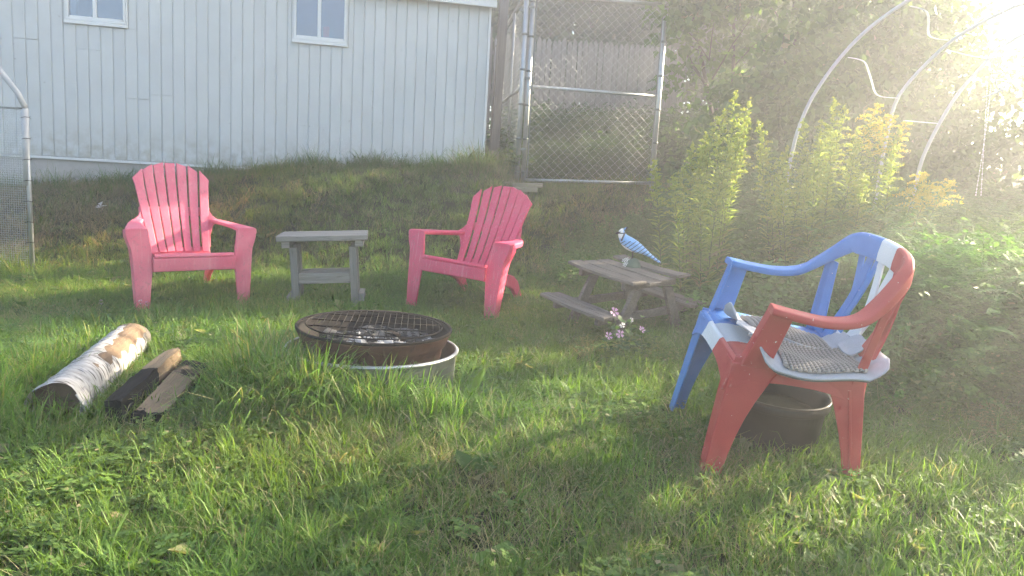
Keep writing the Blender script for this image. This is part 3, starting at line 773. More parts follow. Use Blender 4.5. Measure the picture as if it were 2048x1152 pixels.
jay = thing('bird_ornament', 'painted blue and white bird ornament standing on the miniature picnic table', 'ornament', (.80, 4.86, .664), R(-8))
spine = [(.186, .048, .006, .020), (.172, .055, .009, .023), (.135, .078, .011, .024), (.095, .103, .016, .024), (.06, .124, .026, .028), (.025, .140, .037, .036), (-.012, .154, .045, .042), (-.045, .172, .045, .041), (-.068, .193, .036, .035), (-.080, .212, .028, .029), (-.086, .228, .026, .027), (-.088, .242, .022, .024), (-.084, .254, .013, .016), (-.078, .262, .004, .006)]
secs = []
for i, (x, z, a, b_) in enumerate(spine):
    p = Vector((x, 0, z)); q0 = spine[max(i - 1, 0)]; q1 = spine[min(i + 1, len(spine) - 1)]
    d = Vector((q1[0] - q0[0], 0, q1[1] - q0[1])).normalized(); nrm = Vector((-d.z, 0, d.x))
    secs.append([p + nrm * (a * math.cos(2 * math.pi * k / 20)) + Vector((0, 1, 0)) * (b_ * math.sin(2 * math.pi * k / 20)) for k in range(20)])
o = MB().loft(secs).build('body', M['jay'], jay, True); m = o.modifiers.new('round', 'SUBSURF'); m.levels = 1; m.render_levels = 2
cone = lambda p, q, r: MB().tube([p, tuple(p[i] * .4 + q[i] * .6 for i in range(3)), q], [r, r * .6, .0005], 8)
cone((-.104, -.012, .233), (-.132, -.018, .226), .008).build('beak', M['black'], jay, True)
cone((-.07, 0, .255), (-.046, 0, .276), .010).build('crest', M['jay'], jay, True)
for s in (-1, 1):
    MB().lathe([(.0008, -.004), (.0032, -.002), (.004, 0), (.0032, .002), (.0008, .004)], 10, (-.099, s * .0225, .238)).build('eye', M['black'], jay, True)
    MB().tube([(-.005, s * .012, .12), (-.002, s * .013, .085), (-.008, s * .014, .062)], .0035, 6).build('leg', M['black'], jay, True)
    pts = [(.07, .118), (.02, .165), (-.03, .19), (-.055, .178), (-.05, .15), (-.02, .130), (.03, .112)]
    secs = [[(x, s * (.040 - 1.1 * max(0, x + .01) * .22 + o_), z) for x, z in pts] for o_ in (-.004, .0035)]
    MB().loft(secs).build('wing', M['jay'], jay, bevel=.003)
rng = np.random.default_rng(8); secs = []
for (r, z) in ((.058, 0), (.056, .018), (.046, .04), (.034, .058), (.016, .068)):
    secs.append([((r + rng.uniform(-.004, .004)) * math.cos(2 * math.pi * k / 18) + .002, (r + rng.uniform(-.004, .004)) * math.sin(2 * math.pi * k / 18) * .85, z) for k in range(18)])
MB().loft(secs).build('base', M['jay_base'], jay, True)
for (x, y, z) in ((-.052, -.03, .022), (-.044, -.044, .036), (-.058, -.012, .05), (-.038, -.02, .06)):
    b = MB()
    for k in range(5):
        a = 2 * math.pi * k / 5; b.add([(x, y, z), (x + .013 * math.cos(a - .4), y - .004, z + .013 * math.sin(a - .4)), (x + .016 * math.cos(a), y - .008, z + .016 * math.sin(a)), (x + .013 * math.cos(a + .4), y - .004, z + .013 * math.sin(a + .4))], [(0, 1, 2, 3)])
    b.build('resin_flower', M['jay_white'], jay)

# ------------------------------------------------------------------ painted armchair (front is +y, blue side +x)
AC = xform(R(11.4), R(5.0), R(91.0), (1.055, 2.907, .150), 1.071)
ac = thing('plastic_armchair', 'plastic armchair hand painted blue, white and red with chipped paint', 'chair', matrix=AC)
def curve(P, n):
    P = [Vector(p) for p in P]; out = []
    for i in range(len(P) - 1):
        a = P[max(i - 1, 0)]; b = P[i]; c = P[i + 1]; d = P[min(i + 2, len(P) - 1)]
        for k in range(n):
            t = k / n; out.append(.5 * ((2 * b) + (c - a) * t + (2 * a - 5 * b + 4 * c - d) * t * t + (3 * b - a - 3 * c + d) * t ** 3))
    return out + [P[-1]]
def build_armchair():
    T = M['tricolor']
    # seat shell with turned-down lip
    n1, n2 = 18, 16; v = []; f = []
    def zs(u, w):   # u -1..1 across, w 0 front .. 1 back
        return .445 - .035 * w + .012 * u * u - .018 * math.exp(-((w - .0) / .06) ** 2) - .006 * math.cos(u * 2.5)
    for i in range(n1 + 1):
        for j in range(n2 + 1):
            u = -1 + 2 * i / n1; w = j / n2; hw = .235 - .03 * w
            v.append((u * hw, .255 - .47 * w, zs(u, w)))
    for i in range(n1):
        for j in range(n2): a = i * (n2 + 1) + j; f.append((a, a + 1, a + n2 + 2, a + n2 + 1))
    o = MB().add(v, f).build('seat', T, ac, True); m = o.modifiers.new('thick', 'SOLIDIFY'); m.thickness = .012
    # apron skirt round the seat
    for s in (-1, 1):
        secs = []
        for k in range(9):
            w = k / 8; x = s * (.237 - .03 * w); y = .262 - .48 * w; z = .445 - .035 * w; dz = .055 + .05 * (abs(w - .5) * 2) ** 3
            secs.append([(x, y, z + .006), (x - s * .01, y, z + .006), (x + s * .012, y, z - dz), (x + s * .020, y, z - dz)])
        MB().loft(secs).build('side_apron', T, ac, bevel=.003)
    secs = []
    for k in range(11):
        u = -1 + 2 * k / 10; x = u * .238; z = .435; dz = .05 + .06 * abs(u) ** 3
        secs.append([(x, .250, z + .01), (x, .264, z + .004), (x, .282, z - dz), (x, .272, z - dz)])
    MB().loft(secs).build('front_apron', T, ac, bevel=.004)
    # legs: open L-shaped channels tapering to the feet
    for s in (-1, 1):
        for fr in (True, False):
            secs = []
            for k in range(8):
                u = k / 7; z = .433 * (1 - u) - (.03 if fr else .06) * u
                if fr: cx, cy = .245 + .040 * u, .268 + .022 * u; wy = -(.105 * (1 - u) ** 2.4 + .066); wx = -(.085 * (1 - u) + .055 * u)
                else: cx, cy = .222 + .045 * u, -.200 - .10 * u; wy = (.085 * (1 - u) ** 2.2 + .06); wx = -(.08 * (1 - u) + .05 * u)
                e = .009; sy = -1 if fr else 1
                L_ = [(cx, cy), (cx, cy + wy), (cx - e, cy + wy), (cx - e, cy + sy * e), (cx + wx, cy + sy * e), (cx + wx, cy)]
                secs.append([(s * x, y, z) for x, y in L_])
            MB().loft(secs).build('leg', T, ac, bevel=.0045)
            if not fr:   # raised rib down the rear leg
                secs = [[(s * (.226 + .045 * u + a), -.200 - .10 * u + .045 - .012 * u + b, .42 * (1 - u) - .04) for a, b in ((-.006, -.007), (.004, -.005), (.004, .005), (-.006, .007))] for u in (0, .3, .6, .97)]
                MB().loft(secs).build('leg_rib', T, ac, bevel=.002)
        # post under the front of the arm
        secs = []
        for k in range(6):
            u = k / 5; z = .640 - .215 * u; y0 = .195 + .045 * u; y1 = .115 + .030 * u; x = .270 - .022 * u; e = .010
            L_ = [(x, y0 + .0), (x, y1), (x - e, y1), (x - e, y0 - e), (x - .045, y0 - e), (x - .045, y0)]
            secs.append([(s * a, b, z) for a, b in L_])
        MB().loft(secs).build('arm_post', T, ac, bevel=.0045)
    half = [(.262, .200, .645), (.272, .10, .634), (.276, .0, .630), (.270, -.09, .650), (.250, -.155, .708), (.216, -.212, .776), (.186, -.238, .805), (.10, -.268, .815), (0, -.278, .818)]
    path = [(-x, y, z) for x, y, z in half] + [p for p in reversed(half[:-1])]
    pts = curve(path, 5); sec = []
    n = len(pts)
    for i, p in enumerate(pts):
        c = 1 - min(1, abs(p.x) / .26); rail = max(0, min(1, (.27 - abs(p.x)) / .1)) if p.y < -.12 else 0
        wd = .029 - .013 * rail; hh = .014 + .028 * rail                     # arms lie flat, the top rail stands up
        sec.append([(-wd, -hh), (wd, -hh), (wd * 1.15, -hh * .3), (wd, hh * .8), (wd * .55, hh), (-wd * .55, hh), (-wd, hh * .8), (-wd * 1.15, -hh * .3)])
    MB().sweep(pts, sec).build('arm_and_top_rail', T, ac, True, bevel=.004)
    # crossed back slats
    def strap(xb, xt, w, bow):
        secs = []
        for k in range(9):
            u = k / 8; x = xb + (xt - xb) * u; top = 1 - (abs(xt) / .27) ** 2
            y = -.205 - (.025 + .05 * top) * u - .018 * math.sin(u * math.pi) + bow; z = .405 + u * (.355 + .025 * top)
            secs.append([(x - w, y - .004, z), (x + w, y - .004, z), (x + w, y + .004, z), (x - w, y + .004, z)])
        return MB().loft(secs).build('back_slat', T, ac, bevel=.002)
    for i, (a, b_, w) in enumerate([(.165, .110, .022), (.085, .175, .019), (.145, .065, .015), (.050, -.030, .020), (-.035, .045, .019), (.010, -.058, .015), (-.085, -.185, .019), (-.165, -.115, .022), (-.14, -.075, .016)]):
        strap(a, b_, w, .0045 * (-1) ** i)
    for s in (-1, 1):
        secs = []
        for k in range(8):
            u = k / 7; x = .208 + .030 * u; y = -.185 - .004 * u; z = .36 + u * .352; w = .030 - .006 * u
            secs.append([(s * (x - w), y - .028 + .01 * u, z), (s * (x + .012), y - .006, z), (s * (x + .014), y + .03 - .012 * u, z), (s * (x + .004), y + .03 - .012 * u, z), (s * (x + .003), y, z), (s * (x - w), y - .020 + .01 * u, z)])
        MB().loft(secs).build('back_stile', T, ac, bevel=.003)
build_armchair()

# seat pad: two braided panels in grey canvas, drooping over the near side of the seat
pad = thing('seat_pad', 'grey canvas seat pad with braided rope panels draped on the painted chair', 'seat pad', matrix=AC)
def pad_z(x, y):
    z = .466 - .035 * (.255 - y) / .47
    z += .009 * math.sin(x * 19 + 1) + .011 * math.sin(y * 17 + x * 7)
    if x < -.20: z -= .55 * (-.20 - x) ** 1.25
    if y > .14: z += 3.2 * (y - .14) ** 1.6 * (1 + .5 * math.sin(x * 24))
    if y < -.19: z += .9 * (-.19 - y)
    return z
def pad_sheet(name, mat, outline, off, thick, res=30, bumps=False):
    """fills an outline given as functions of v (front-back): x range"""
    v = []; f = []; n, m_ = res, res
    for i in range(n + 1):
        for j in range(m_ + 1):
            x, y = outline(i / n, j / m_); z = pad_z(x, y) + off
            if bumps:
                z += .012 * abs(math.sin(i * math.pi / 6 + (math.pi / 2 if (j // 5) % 2 else 0))) ** .7 * abs(math.sin(j * math.pi / 5)) ** .7
            v.append((x, y, z))
    for i in range(n):
        for j in range(m_): a = i * (m_ + 1) + j; f.append((a, a + 1, a + m_ + 2, a + m_ + 1))
    o = MB().add(v, f).build(name, mat, pad, True); m = o.modifiers.new('thick', 'SOLIDIFY'); m.thickness = thick; return o
def rrect(x0, x1, y0, y1, r, skew=0.0):
    def fn(u, w):
        y = y0 + (y1 - y0) * w; e = min(w, 1 - w) * abs(y1 - y0); k = 0 if e > r else r - math.sqrt(max(0, r * r - (r - e) ** 2))
        return (x0 + k + (x1 - x0 - 2 * k) * u + skew * (w - .5), y)
    return fn
pad_sheet('canvas_panel', M['canvas'], rrect(-.045, .155, -.235, .215, .05, .03), .004, .006)
pad_sheet('braided_panel', M['jute'], rrect(-.03, .13, -.15, .145, .012, .03), .011, .004, 80, True)
pad_sheet('canvas_panel', M['canvas'], rrect(-.285, -.05, -.265, .195, .05, -.05), .012, .006)
pad_sheet('braided_panel', M['jute'], rrect(-.262, -.065, -.195, .11, .012, -.05), .019, .004, 90, True)
pad_sheet('backing', M['canvas_dark'], rrect(-.282, -.10, -.25, .175, .05, -.05), .003, .004)
pad_sheet('fold', M['canvas'], rrect(-.115, -.015, -.240, -.165, .03), .034, .005, 16)
pad_sheet('tab', M['canvas'], rrect(-.115, -.035, .13, .225, .035), .024, .005, 12)
for x0, x1, yy in ((-.28, -.055, .0), (-.04, .15, .0)):
    pass
b = MB().tube([(x, y, pad_z(x, y) + .016) for x, y in [(.0 - .047, .2 - .435 * k / 14) for k in range(15)]], .004, 6); b.build('piping', M['canvas'], pad, True)

# black pot under the chair
pot = thing('black_pot', 'big black plastic plant pot under the painted armchair', 'pot', matrix=xform(R(6), R(2), 0, (1.125, 2.99, .115), 1.08))
MB().lathe([(.174, -.04), (.180, .10), (.185, .205), (.196, .207), (.199, .212), (.199, .238), (.195, .243), (.187, .241), (.182, .225), (.178, .20), (.172, .10), (.168, -.03)], 48, closed=True).build('wall', M['black_plastic'], pot, True)
MB().lathe([(.1985, .236), (.2005, .241), (.198, .2455), (.192, .2455), (.189, .242)], 48, closed=True).build('rim', M['pot_rim'], pot, True)
MB().lathe([(.001, .17), (.09, .172), (.17, .168)], 32).build('soil', M['ground'], pot, True)

# ------------------------------------------------------------------ arched pipe frame with wavy strips, and the spinner hanging beside it
hp = thing('hoop_frame', 'arched grey pipe hoops rising behind the goldenrod', 'garden frame', (0, 0, 0))
H1 = [(2.20, 6.0, .45), (2.194, 6.0, 1.098), (2.189, 6.0, 1.301), (2.224, 6.0, 1.664), (2.286, 6.0, 1.905), (2.377, 6.0, 2.106), (2.529, 6.0, 2.347), (2.722, 6.0, 2.569), (2.974, 6.0, 2.773), (3.229, 6.0, 2.937), (3.7, 6.05, 3.1), (4.2, 6.1, 3.1), (4.75, 6.1, 2.8)]
H2 = [(3.02, 6.2, .5), (3.03, 6.2, 1.2), (3.052, 6.2, 1.681), (3.091, 6.2, 2.006), (3.166, 6.2, 2.168), (3.332, 6.2, 2.382), (3.532, 6.2, 2.579), (3.826, 6.2, 2.765), (4.086, 6.2, 2.88), (4.6, 6.25, 2.95), (5.1, 6.3, 2.7)]
H3 = [(3.20, 6.0, .45), (3.21, 6.0, 1.0), (3.243, 6.0, 1.318), (3.268, 6.0, 1.561), (3.358, 6.0, 1.829), (3.48, 6.0, 2.084), (3.611, 6.0, 2.27), (3.806, 6.0, 2.493), (4.2, 6.0, 2.7), (4.7, 6.0, 2.7)]
for Hh in (H1, H2, H3): MB().tube(curve(Hh, 4), .0145, 12).build('hoop', M['pvc'], hp, True)
for S_ in ([(2.579, 6.0, 2.331), (2.652, 6.0, 2.323), (2.715, 6.0, 2.299), (2.779, 6.05, 2.233), (2.836, 6.1, 2.165), (2.869, 6.1, 2.091), (2.946, 6.15, 2.065), (3.1, 6.2, 2.068)],
           [(3.017, 6.0, 2.748), (3.131, 6.0, 2.724), (3.2, 6.05, 2.682), (3.242, 6.1, 2.575), (3.315, 6.15, 2.55), (3.454, 6.2, 2.551)],
           [(3.465, 6.2, 2.473), (3.579, 6.1, 2.421), (3.683, 6.0, 2.382)], [(3.185, 6.2, 1.889), (3.266, 6.1, 1.873), (3.358, 6.0, 1.857)]):
    MB().sweep(curve(S_, 4), [(-.003, -.014), (.003, -.014), (.003, .014), (-.003, .014)], (0, 1, .2)).build('wavy_strip', M['ribbon'], hp, True)
sp = thing('wind_spinner', 'clear twisted plastic wind spinner hanging from the hoops', 'wind spinner', (3.5, 5.5, 2.2))
for S_ in ([(-.124, 0, .076), (-.05, .02, .14), (-.009, 0, .163), (.03, -.03, .12), (.076, 0, .086), (.11, .03, .03), (.134, 0, .065)], [(-.071, 0, -.035), (-.04, .03, -.06), (-.011, 0, -.067), (.03, -.03, -.08), (.067, 0, -.099)], [(.129, 0, -.024), (.05, .03, -.10), (.0, 0, -.14), (-.06, -.02, -.17), (-.121, 0, -.198)], [(-.06, 0, -.03), (-.02, .02, -.09), (.02, 0, -.15)]):
    c = curve(S_, 5)
    MB().sweep(c, [[(-.002, -.012 - .006 * math.sin(i)), (.002, -.012), (.002, .012), (-.002, .012 + .006 * math.sin(i))] for i in range(len(c))], (0, 1, .3)).build('ribbon', M['ribbon'], sp, True)
MB().tube([(-.02, .1, .55), (-.009, 0, .163)], .002, 5).build('string', M['ribbon'], sp)
for lab, pp in (('thin bead chain hanging from the wind spinner, the nearer of two', [(3.462, 5.6, 2.128), (3.488, 5.6, 1.818), (3.532, 5.6, 1.297)]), ('thin bead chain hanging from the wind spinner, the one to its side', [(3.502, 5.62, 2.111), (3.512, 5.62, 1.782), (3.505, 5.62, 1.295)])):
    t = thing('bead_chain', lab, 'chain', pp[0], group='bead chains'); o0 = Vector(pp[0]); c = curve(pp, 14)
    bm_ = MB().lathe([(.0005, -.006), (.005, -.003), (.006, 0), (.005, .003), (.0005, .006)], 6).mesh('bead', M['ribbon'], True)
    for p in c:
        o = link_mesh('bead', bm_, t); o.location = p - o0
    MB().tube([p - o0 for p in c], .0016, 4).build('cord', M['ribbon'], t)
# ------------------------------------------------------------------ vegetation builders
def perp(a, b):
    c = np.cross(a, b); return c / (np.linalg.norm(c, axis=-1, keepdims=True) + 1e-9)
def leaf_arrays(pos, axis, nrm, length, width, fold=.18, wide=.38, curl=.12):
    """two triangles per leaf folded on the midrib"""
    axis = axis / (np.linalg.norm(axis, axis=1, keepdims=True) + 1e-9); side = perp(axis, nrm); up = perp(side, axis)
    L = length[:, None]; W = width[:, None]
    base = pos; tip = pos + axis * L - up * L * curl
    l = pos + axis * L * wide - side * W + up * W * fold; r = pos + axis * L * wide + side * W + up * W * fold
    v = np.stack([base, r, tip, l], 1).reshape(-1, 3); i = np.arange(len(pos))[:, None] * 4
    f = np.concatenate([i + np.array([[0, 1, 2]]), i + np.array([[0, 2, 3]])], 0)
    return v, f
def blade_arrays(base, az, height, lean, width, droop):
    """grass blades: 3 segments, 7 verts"""
    n = len(base); d = np.stack([np.cos(az), np.sin(az), np.zeros(n)], 1); s = np.stack([-np.sin(az), np.cos(az), np.zeros(n)], 1)
    V = []
    for k, (t, w) in enumerate(((0, 1.), (.4, .9), (.75, .6), (1., 0.))):
        out = lean * t + droop * t * t; zz = np.sqrt(np.maximum(.02, 1 - np.clip(out, 0, .99) ** 2)) * t
        c = base + d * (height * out)[:, None] + np.array([0, 0, 1.]) * (height * zz)[:, None]
        if k < 3: V += [c - s * (width * w)[:, None], c + s * (width * w)[:, None]]
        else: V += [c]
    v = np.stack(V, 1).reshape(-1, 3); i = np.arange(n)[:, None] * 7
    q = np.concatenate([i + np.array([[0, 1, 3, 2]]), i + np.array([[2, 3, 5, 4]])], 0); t3 = i + np.array([[4, 5, 6]])
    return v, q, t3
def tones(n, per, rng, dry=0.0):
    c = np.zeros((n, 3)); c[:, 0] = rng.uniform(0, 1, n); c[:, 1] = (rng.uniform(0, 1, n) < dry) * rng.uniform(.5, 1, n); return np.repeat(c, per, 0)
def blade_tuft(name, seed, n, rad, hmin, hmax, lean, wid, dry, mat, droop=.25):
    r = np.random.default_rng(seed); a = r.uniform(0, 6.283, n); q = rad * np.sqrt(r.uniform(0, 1, n))
    base = np.stack([q * np.cos(a), q * np.sin(a), np.full(n, -.012)], 1)
    v, qd, t3 = blade_arrays(base, r.uniform(0, 6.283, n), r.uniform(hmin, hmax, n), np.clip(r.normal(lean, .2, n), 0, .95), r.uniform(.6, 1.2, n) * wid, r.uniform(0, droop, n))
    return npmesh(name, v, [qd, t3], mat, tones(n, 7, r, dry))
def rosette(name, seed, n, length, width, mat, rise=.5, stalk=.0):
    r = np.random.default_rng(seed); az = np.linspace(0, 6.283, n, endpoint=False) + r.uniform(-.3, .3, n)
    el = r.uniform(rise - .3, rise + .3, n); ax = np.stack([np.cos(az) * np.cos(el), np.sin(az) * np.cos(el), np.sin(el)], 1)
    v, f = leaf_arrays(ax * stalk * r.uniform(.6, 1.2, (n, 1)), ax, np.tile([0, 0, 1.], (n, 1)), r.uniform(.7, 1.2, n) * length, r.uniform(.8, 1.2, n) * width, .25, .55, .25)
    return npmesh(name, v, [f], mat, tones(n, 4, r, .04))
def clover(name, seed, n, mat):
    r = np.random.default_rng(seed); P = []; A = []
    for i in range(n):
        c = np.array([r.normal() * .03, r.normal() * .03, r.uniform(.03, .07)]); a0 = r.uniform(0, 6.28)
        for k in range(3):
            a = a0 + k * 2.094; P.append(c); A.append((math.cos(a), math.sin(a), r.uniform(-.1, .25)))
    P = np.array(P); A = np.array(A); m = len(P)
    v, f = leaf_arrays(P, A, np.tile([0, 0, 1.], (m, 1)), r.uniform(.012, .02, m), r.uniform(.006, .009, m), .15, .6, .1)
    return npmesh(name, v, [f], mat, tones(m, 4, r, .02))
def stalk_arrays(r, H, n, llen, lwid, droop, lean=(0, 0), start=.1, pinnate=False):
    """leaves up a stem: returns leaf base, axis, length, width"""
    t = np.linspace(start, 1, n); az = np.arange(n) * 2.4 + r.uniform(0, 6.28); z = H * t
    cx = lean[0] * t ** 1.5; cy = lean[1] * t ** 1.5
    P = np.stack([cx, cy, z], 1); el = r.uniform(-.1, .7, n) - droop
    A = np.stack([np.cos(az) * np.cos(el), np.sin(az) * np.cos(el), np.sin(el)], 1)
    ln = llen * (1.1 - .6 * t) * r.uniform(.7, 1.2, n)
    return P, A, ln, lwid * r.uniform(.8, 1.2, n)
def stem_tube(r, H, lean, rad):
    pts = [(lean[0] * t ** 1.5, lean[1] * t ** 1.5, H * t) for t in np.linspace(0, 1, 7)]
    b = MB().tube(pts, list(np.linspace(rad, rad * .4, 7)), 4); return np.array(b.v), b.f
def combine(name, parts, mat):
    """parts: (v, list of face arrays, tone)"""
    V = []; F3 = []; F4 = []; T = []; n = 0
    for v, fs, t in parts:
        V.append(v); T.append(t)
        for f in fs:
            f = np.asarray(f)
            if f.size == 0: continue
            (F3 if f.shape[1] == 3 else F4).append(f + n)
        n += len(v)
    F = []
    if F4: F.append(np.concatenate(F4))
    if F3: F.append(np.concatenate(F3))
    return npmesh(name, np.concatenate(V), F, mat, np.concatenate(T))
def quads_of(f): return np.array([q for q in f if len(q) == 4])
def weed_stalk(name, seed, H, n, llen, lwid, mat, droop=.1, dry=.05, stems=3):
    r = np.random.default_rng(seed); parts = []
    for s in range(stems):
        lean = r.normal(size=2) * H * .25; off = np.append(r.normal(size=2) * .03, 0); h = H * r.uniform(.7, 1.1)
        P, A, ln, w = stalk_arrays(r, h, n, llen, lwid, droop, lean)
        v, f = leaf_arrays(P + off, A, np.tile([0, 0, 1.], (n, 1)) + r.normal(size=(n, 3)) * .3, ln, w, .2, .4, .25)
        parts.append((v, [f], tones(n, 4, r, dry))); sv, sf = stem_tube(r, h, lean, .004)
        parts.append((sv + off, [quads_of(sf)], np.tile([.3, .1, 0], (len(sv), 1))))
    return combine(name, parts, mat)
def fern(name, seed, H, mat):
    r = np.random.default_rng(seed); P = []; A = []; LN = []; W = []
    for k in range(11):
        az = k * 2.4 + r.uniform(-.3, .3); z0 = H * (.15 + .8 * k / 11); l = H * .42 * (1.05 - .5 * k / 11); el = .55
        d = np.array([math.cos(az) * math.cos(el), math.sin(az) * math.cos(el), math.sin(el)]); s = np.array([-math.sin(az), math.cos(az), 0])
        for j in range(10):
            t = (j + 1) / 10; c = np.array([0, 0, z0]) + d * l * t - np.array([0, 0, 1]) * l * .25 * t * t
            for sg in (-1, 1):
                P.append(c); A.append(s * sg + d * .5); LN.append(.2 * l * (1.15 - t)); W.append(.045 * l)
    P = np.array(P); A = np.array(A); n = len(P)
    v, f = leaf_arrays(P, A, np.tile([0, 0, 1.], (n, 1)), np.array(LN), np.array(W), .1, .4, .1)
    return npmesh(name, v, [f], mat, tones(n, 4, r, .03))
def scatter(name, meshes, pos, rot, scl, idx, tint, label, cat):
    """instances of small plants on points: uncountable ground cover"""
    col = bpy.data.collections.new(name + '_kinds')
    for k, me in enumerate(meshes):
        o = bpy.data.objects.new('%s_kind_%02d' % (name, k), me); col.objects.link(o)
    me = bpy.data.meshes.new(name); n = len(pos); me.vertices.add(n); me.vertices.foreach_set('co', np.asarray(pos, np.float32).ravel())
    a = me.attributes.new('rot', 'FLOAT_VECTOR', 'POINT'); a.data.foreach_set('vector', np.asarray(rot, np.float32).ravel())
    a = me.attributes.new('scl', 'FLOAT', 'POINT'); a.data.foreach_set('value', np.asarray(scl, np.float32))
    a = me.attributes.new('kind_index', 'INT', 'POINT'); a.data.foreach_set('value', np.asarray(idx, np.int32))
    c = np.ones((n, 4), np.float32); c[:, :3] = tint; a = me.attributes.new('tint', 'FLOAT_COLOR', 'POINT'); a.data.foreach_set('color', c.ravel())
    o = link_mesh(name, me); ng = bpy.data.node_groups.new(name, 'GeometryNodeTree')
    ng.interface.new_socket('Geometry', in_out='INPUT', socket_type='NodeSocketGeometry'); ng.interface.new_socket('Geometry', in_out='OUTPUT', socket_type='NodeSocketGeometry')
    N = ng.nodes; gi = N.new('NodeGroupInput'); go = N.new('NodeGroupOutput'); ip = N.new('GeometryNodeInstanceOnPoints'); ci = N.new('GeometryNodeCollectionInfo')
    ci.inputs['Collection'].default_value = col; ci.inputs['Separate Children'].default_value = True; ci.inputs['Reset Children'].default_value = True
    ip.inputs['Pick Instance'].default_value = True
    def attr(nm, dt):
        q = N.new('GeometryNodeInputNamedAttribute'); q.data_type = dt; q.inputs['Name'].default_value = nm; return q.outputs['Attribute']
    e = N.new('FunctionNodeEulerToRotation'); K = ng.links
    K.new(attr('rot', 'FLOAT_VECTOR'), e.inputs[0]); K.new(e.outputs[0], ip.inputs['Rotation']); K.new(attr('scl', 'FLOAT'), ip.inputs['Scale'])
    K.new(attr('kind_index', 'INT'), ip.inputs['Instance Index']); K.new(ci.outputs[0], ip.inputs['Instance']); K.new(gi.outputs[0], ip.inputs['Points']); K.new(ip.outputs[0], go.inputs[0])
    md = o.modifiers.new('plants', 'NODES'); md.node_group = ng
    return tag(o, label, cat, kind='stuff')

# gaps cut through the foliage to drop low sun on chosen spots
SHAFTS = [((-1.95, 5.65, .42), .34), ((-1.6, 5.9, .5), .34), ((-1.28, 6.05, .58), .34), ((-.9, 6.15, .6), .28), ((-3.15, 4.8, .3), .30), ((-3.6, 5.35, .45), .30), ((-2.75, 4.7, .28), .16), ((1.15, 2.42, .10), .20), ((1.5, 2.2, .08), .15), ((.85, 2.2, .08), .12),
          ((-2.35, 4.95, .75), .24), ((1.4, 5.5, 1.6), .48), ((2.2, 5.6, 1.65), .48), ((2.75, 5.6, 1.7), .40), ((3.45, 4.4, 1.1), .25), ((1.42, 2.72, .95), .07), ((.35, 5.6, .5), .10), ((-1.3, 2.3, .1), .25)]
_sd = np.array(SUN)
def in_shaft(p, grow=1.0):
    m = np.zeros(len(p), bool)
    for c, r in SHAFTS:
        q = p - np.array(c); t = q @ _sd; d = np.linalg.norm(q - t[:, None] * _sd, axis=1); m |= (d < r * grow) & (t > .25)
    return m

# ------------------------------------------------------------------ shrubs and trees
def leafy_tree(name, label, cat, base, stems, lobes, n, llen, lwid, mat, seed, droop=.5, group=None, rag=.35, trunk_r=.028):
    """stems: end points of limbs; lobes: (centre, radii) of foliage masses"""
    r = np.random.default_rng(seed); base = Vector(base)
    t = thing(name, label, cat, base, group=group)
    b = MB()
    for e in stems:
        e = Vector(e) - base; m1 = e * .4 + Vector((r.normal() * .08, r.normal() * .08, e.length * .06)); m2 = e * .75 + Vector((r.normal() * .1, r.normal() * .1, 0))
        b.tube(curve([(r.normal() * .05, r.normal() * .05, -.1), m1, m2, e], 4), list(np.linspace(trunk_r, trunk_r * .25, 13)), 7)
        for k in range(5):
            p = m1.lerp(e, r.uniform(.1, .9)); q = p + Vector((r.normal() * .35, r.normal() * .35, abs(r.normal()) * .3 + .1)); b.tube([p, p.lerp(q, .5) + Vector((0, 0, .04)), q], [trunk_r * .3, trunk_r * .2, trunk_r * .08], 5)
    b.build('trunk', M['bark'], t, True)
    vol = np.array([np.prod(l[1]) for l in lobes]); pick = r.choice(len(lobes), n, p=vol / vol.sum())
    C = np.array([l[0] for l in lobes], float)[pick]; RR = np.array([l[1] for l in lobes], float)[pick]
    # leaves gather in twig clumps inside every lobe
    nc = max(40, n // 14); cl = r.normal(size=(nc, 3)); cl /= np.linalg.norm(cl, axis=1)[:, None]; cl *= (r.uniform(.12, 1.05, nc) ** (1 / 2.2))[:, None]
    cl += r.normal(size=(nc, 3)) * rag * .25
    k = r.integers(0, nc, n); P = C + RR * (cl[k] + r.normal(size=(n, 3)) * .11)
    P = P[~in_shaft(P)]; P = P[P[:, 2] > ground(P[:, 0], P[:, 1]) + .05]; n = len(P)
    az = r.uniform(0, 6.283, n); el = r.normal(-droop, .45, n); A = np.stack([np.cos(az) * np.cos(el), np.sin(az) * np.cos(el), np.sin(el)], 1)
    v, f = leaf_arrays(P - np.array(base), A, np.array([0, 0, 1.]) + r.normal(size=(n, 3)) * .55, r.uniform(.6, 1.2, n) * llen, r.uniform(.7, 1.15, n) * lwid, .2, .33, .15)
    link_mesh('crown', npmesh('crown', v, [f], M[mat], tones(n, 4, r, .01)), t)
    return t
leafy_tree('lilac_shrub', 'tall leafy lilac shrub growing over the gate post', 'shrub', (2.3, 8.2, 1.3), [(1.8, 7.9, 3.2), (2.4, 8.4, 3.9), (2.9, 8.1, 3.5), (1.7, 8.5, 3.6)],
           [((2.15, 7.8, 2.0), (.72, .65, .9)), ((1.95, 7.9, 3.2), (.62, .6, .8)), ((2.75, 8.1, 3.0), (.7, .8, 1.1)), ((2.3, 8.5, 4.0), (.9, .8, .7)), ((2.6, 7.6, 1.9), (.7, .5, .8)), ((1.52, 7.5, 2.5), (.17, .2, .6)), ((1.5, 7.5, 3.15), (.2, .2, .4))], 27000, .105, .037, 'lilac', 21, group='shrubs along the back')
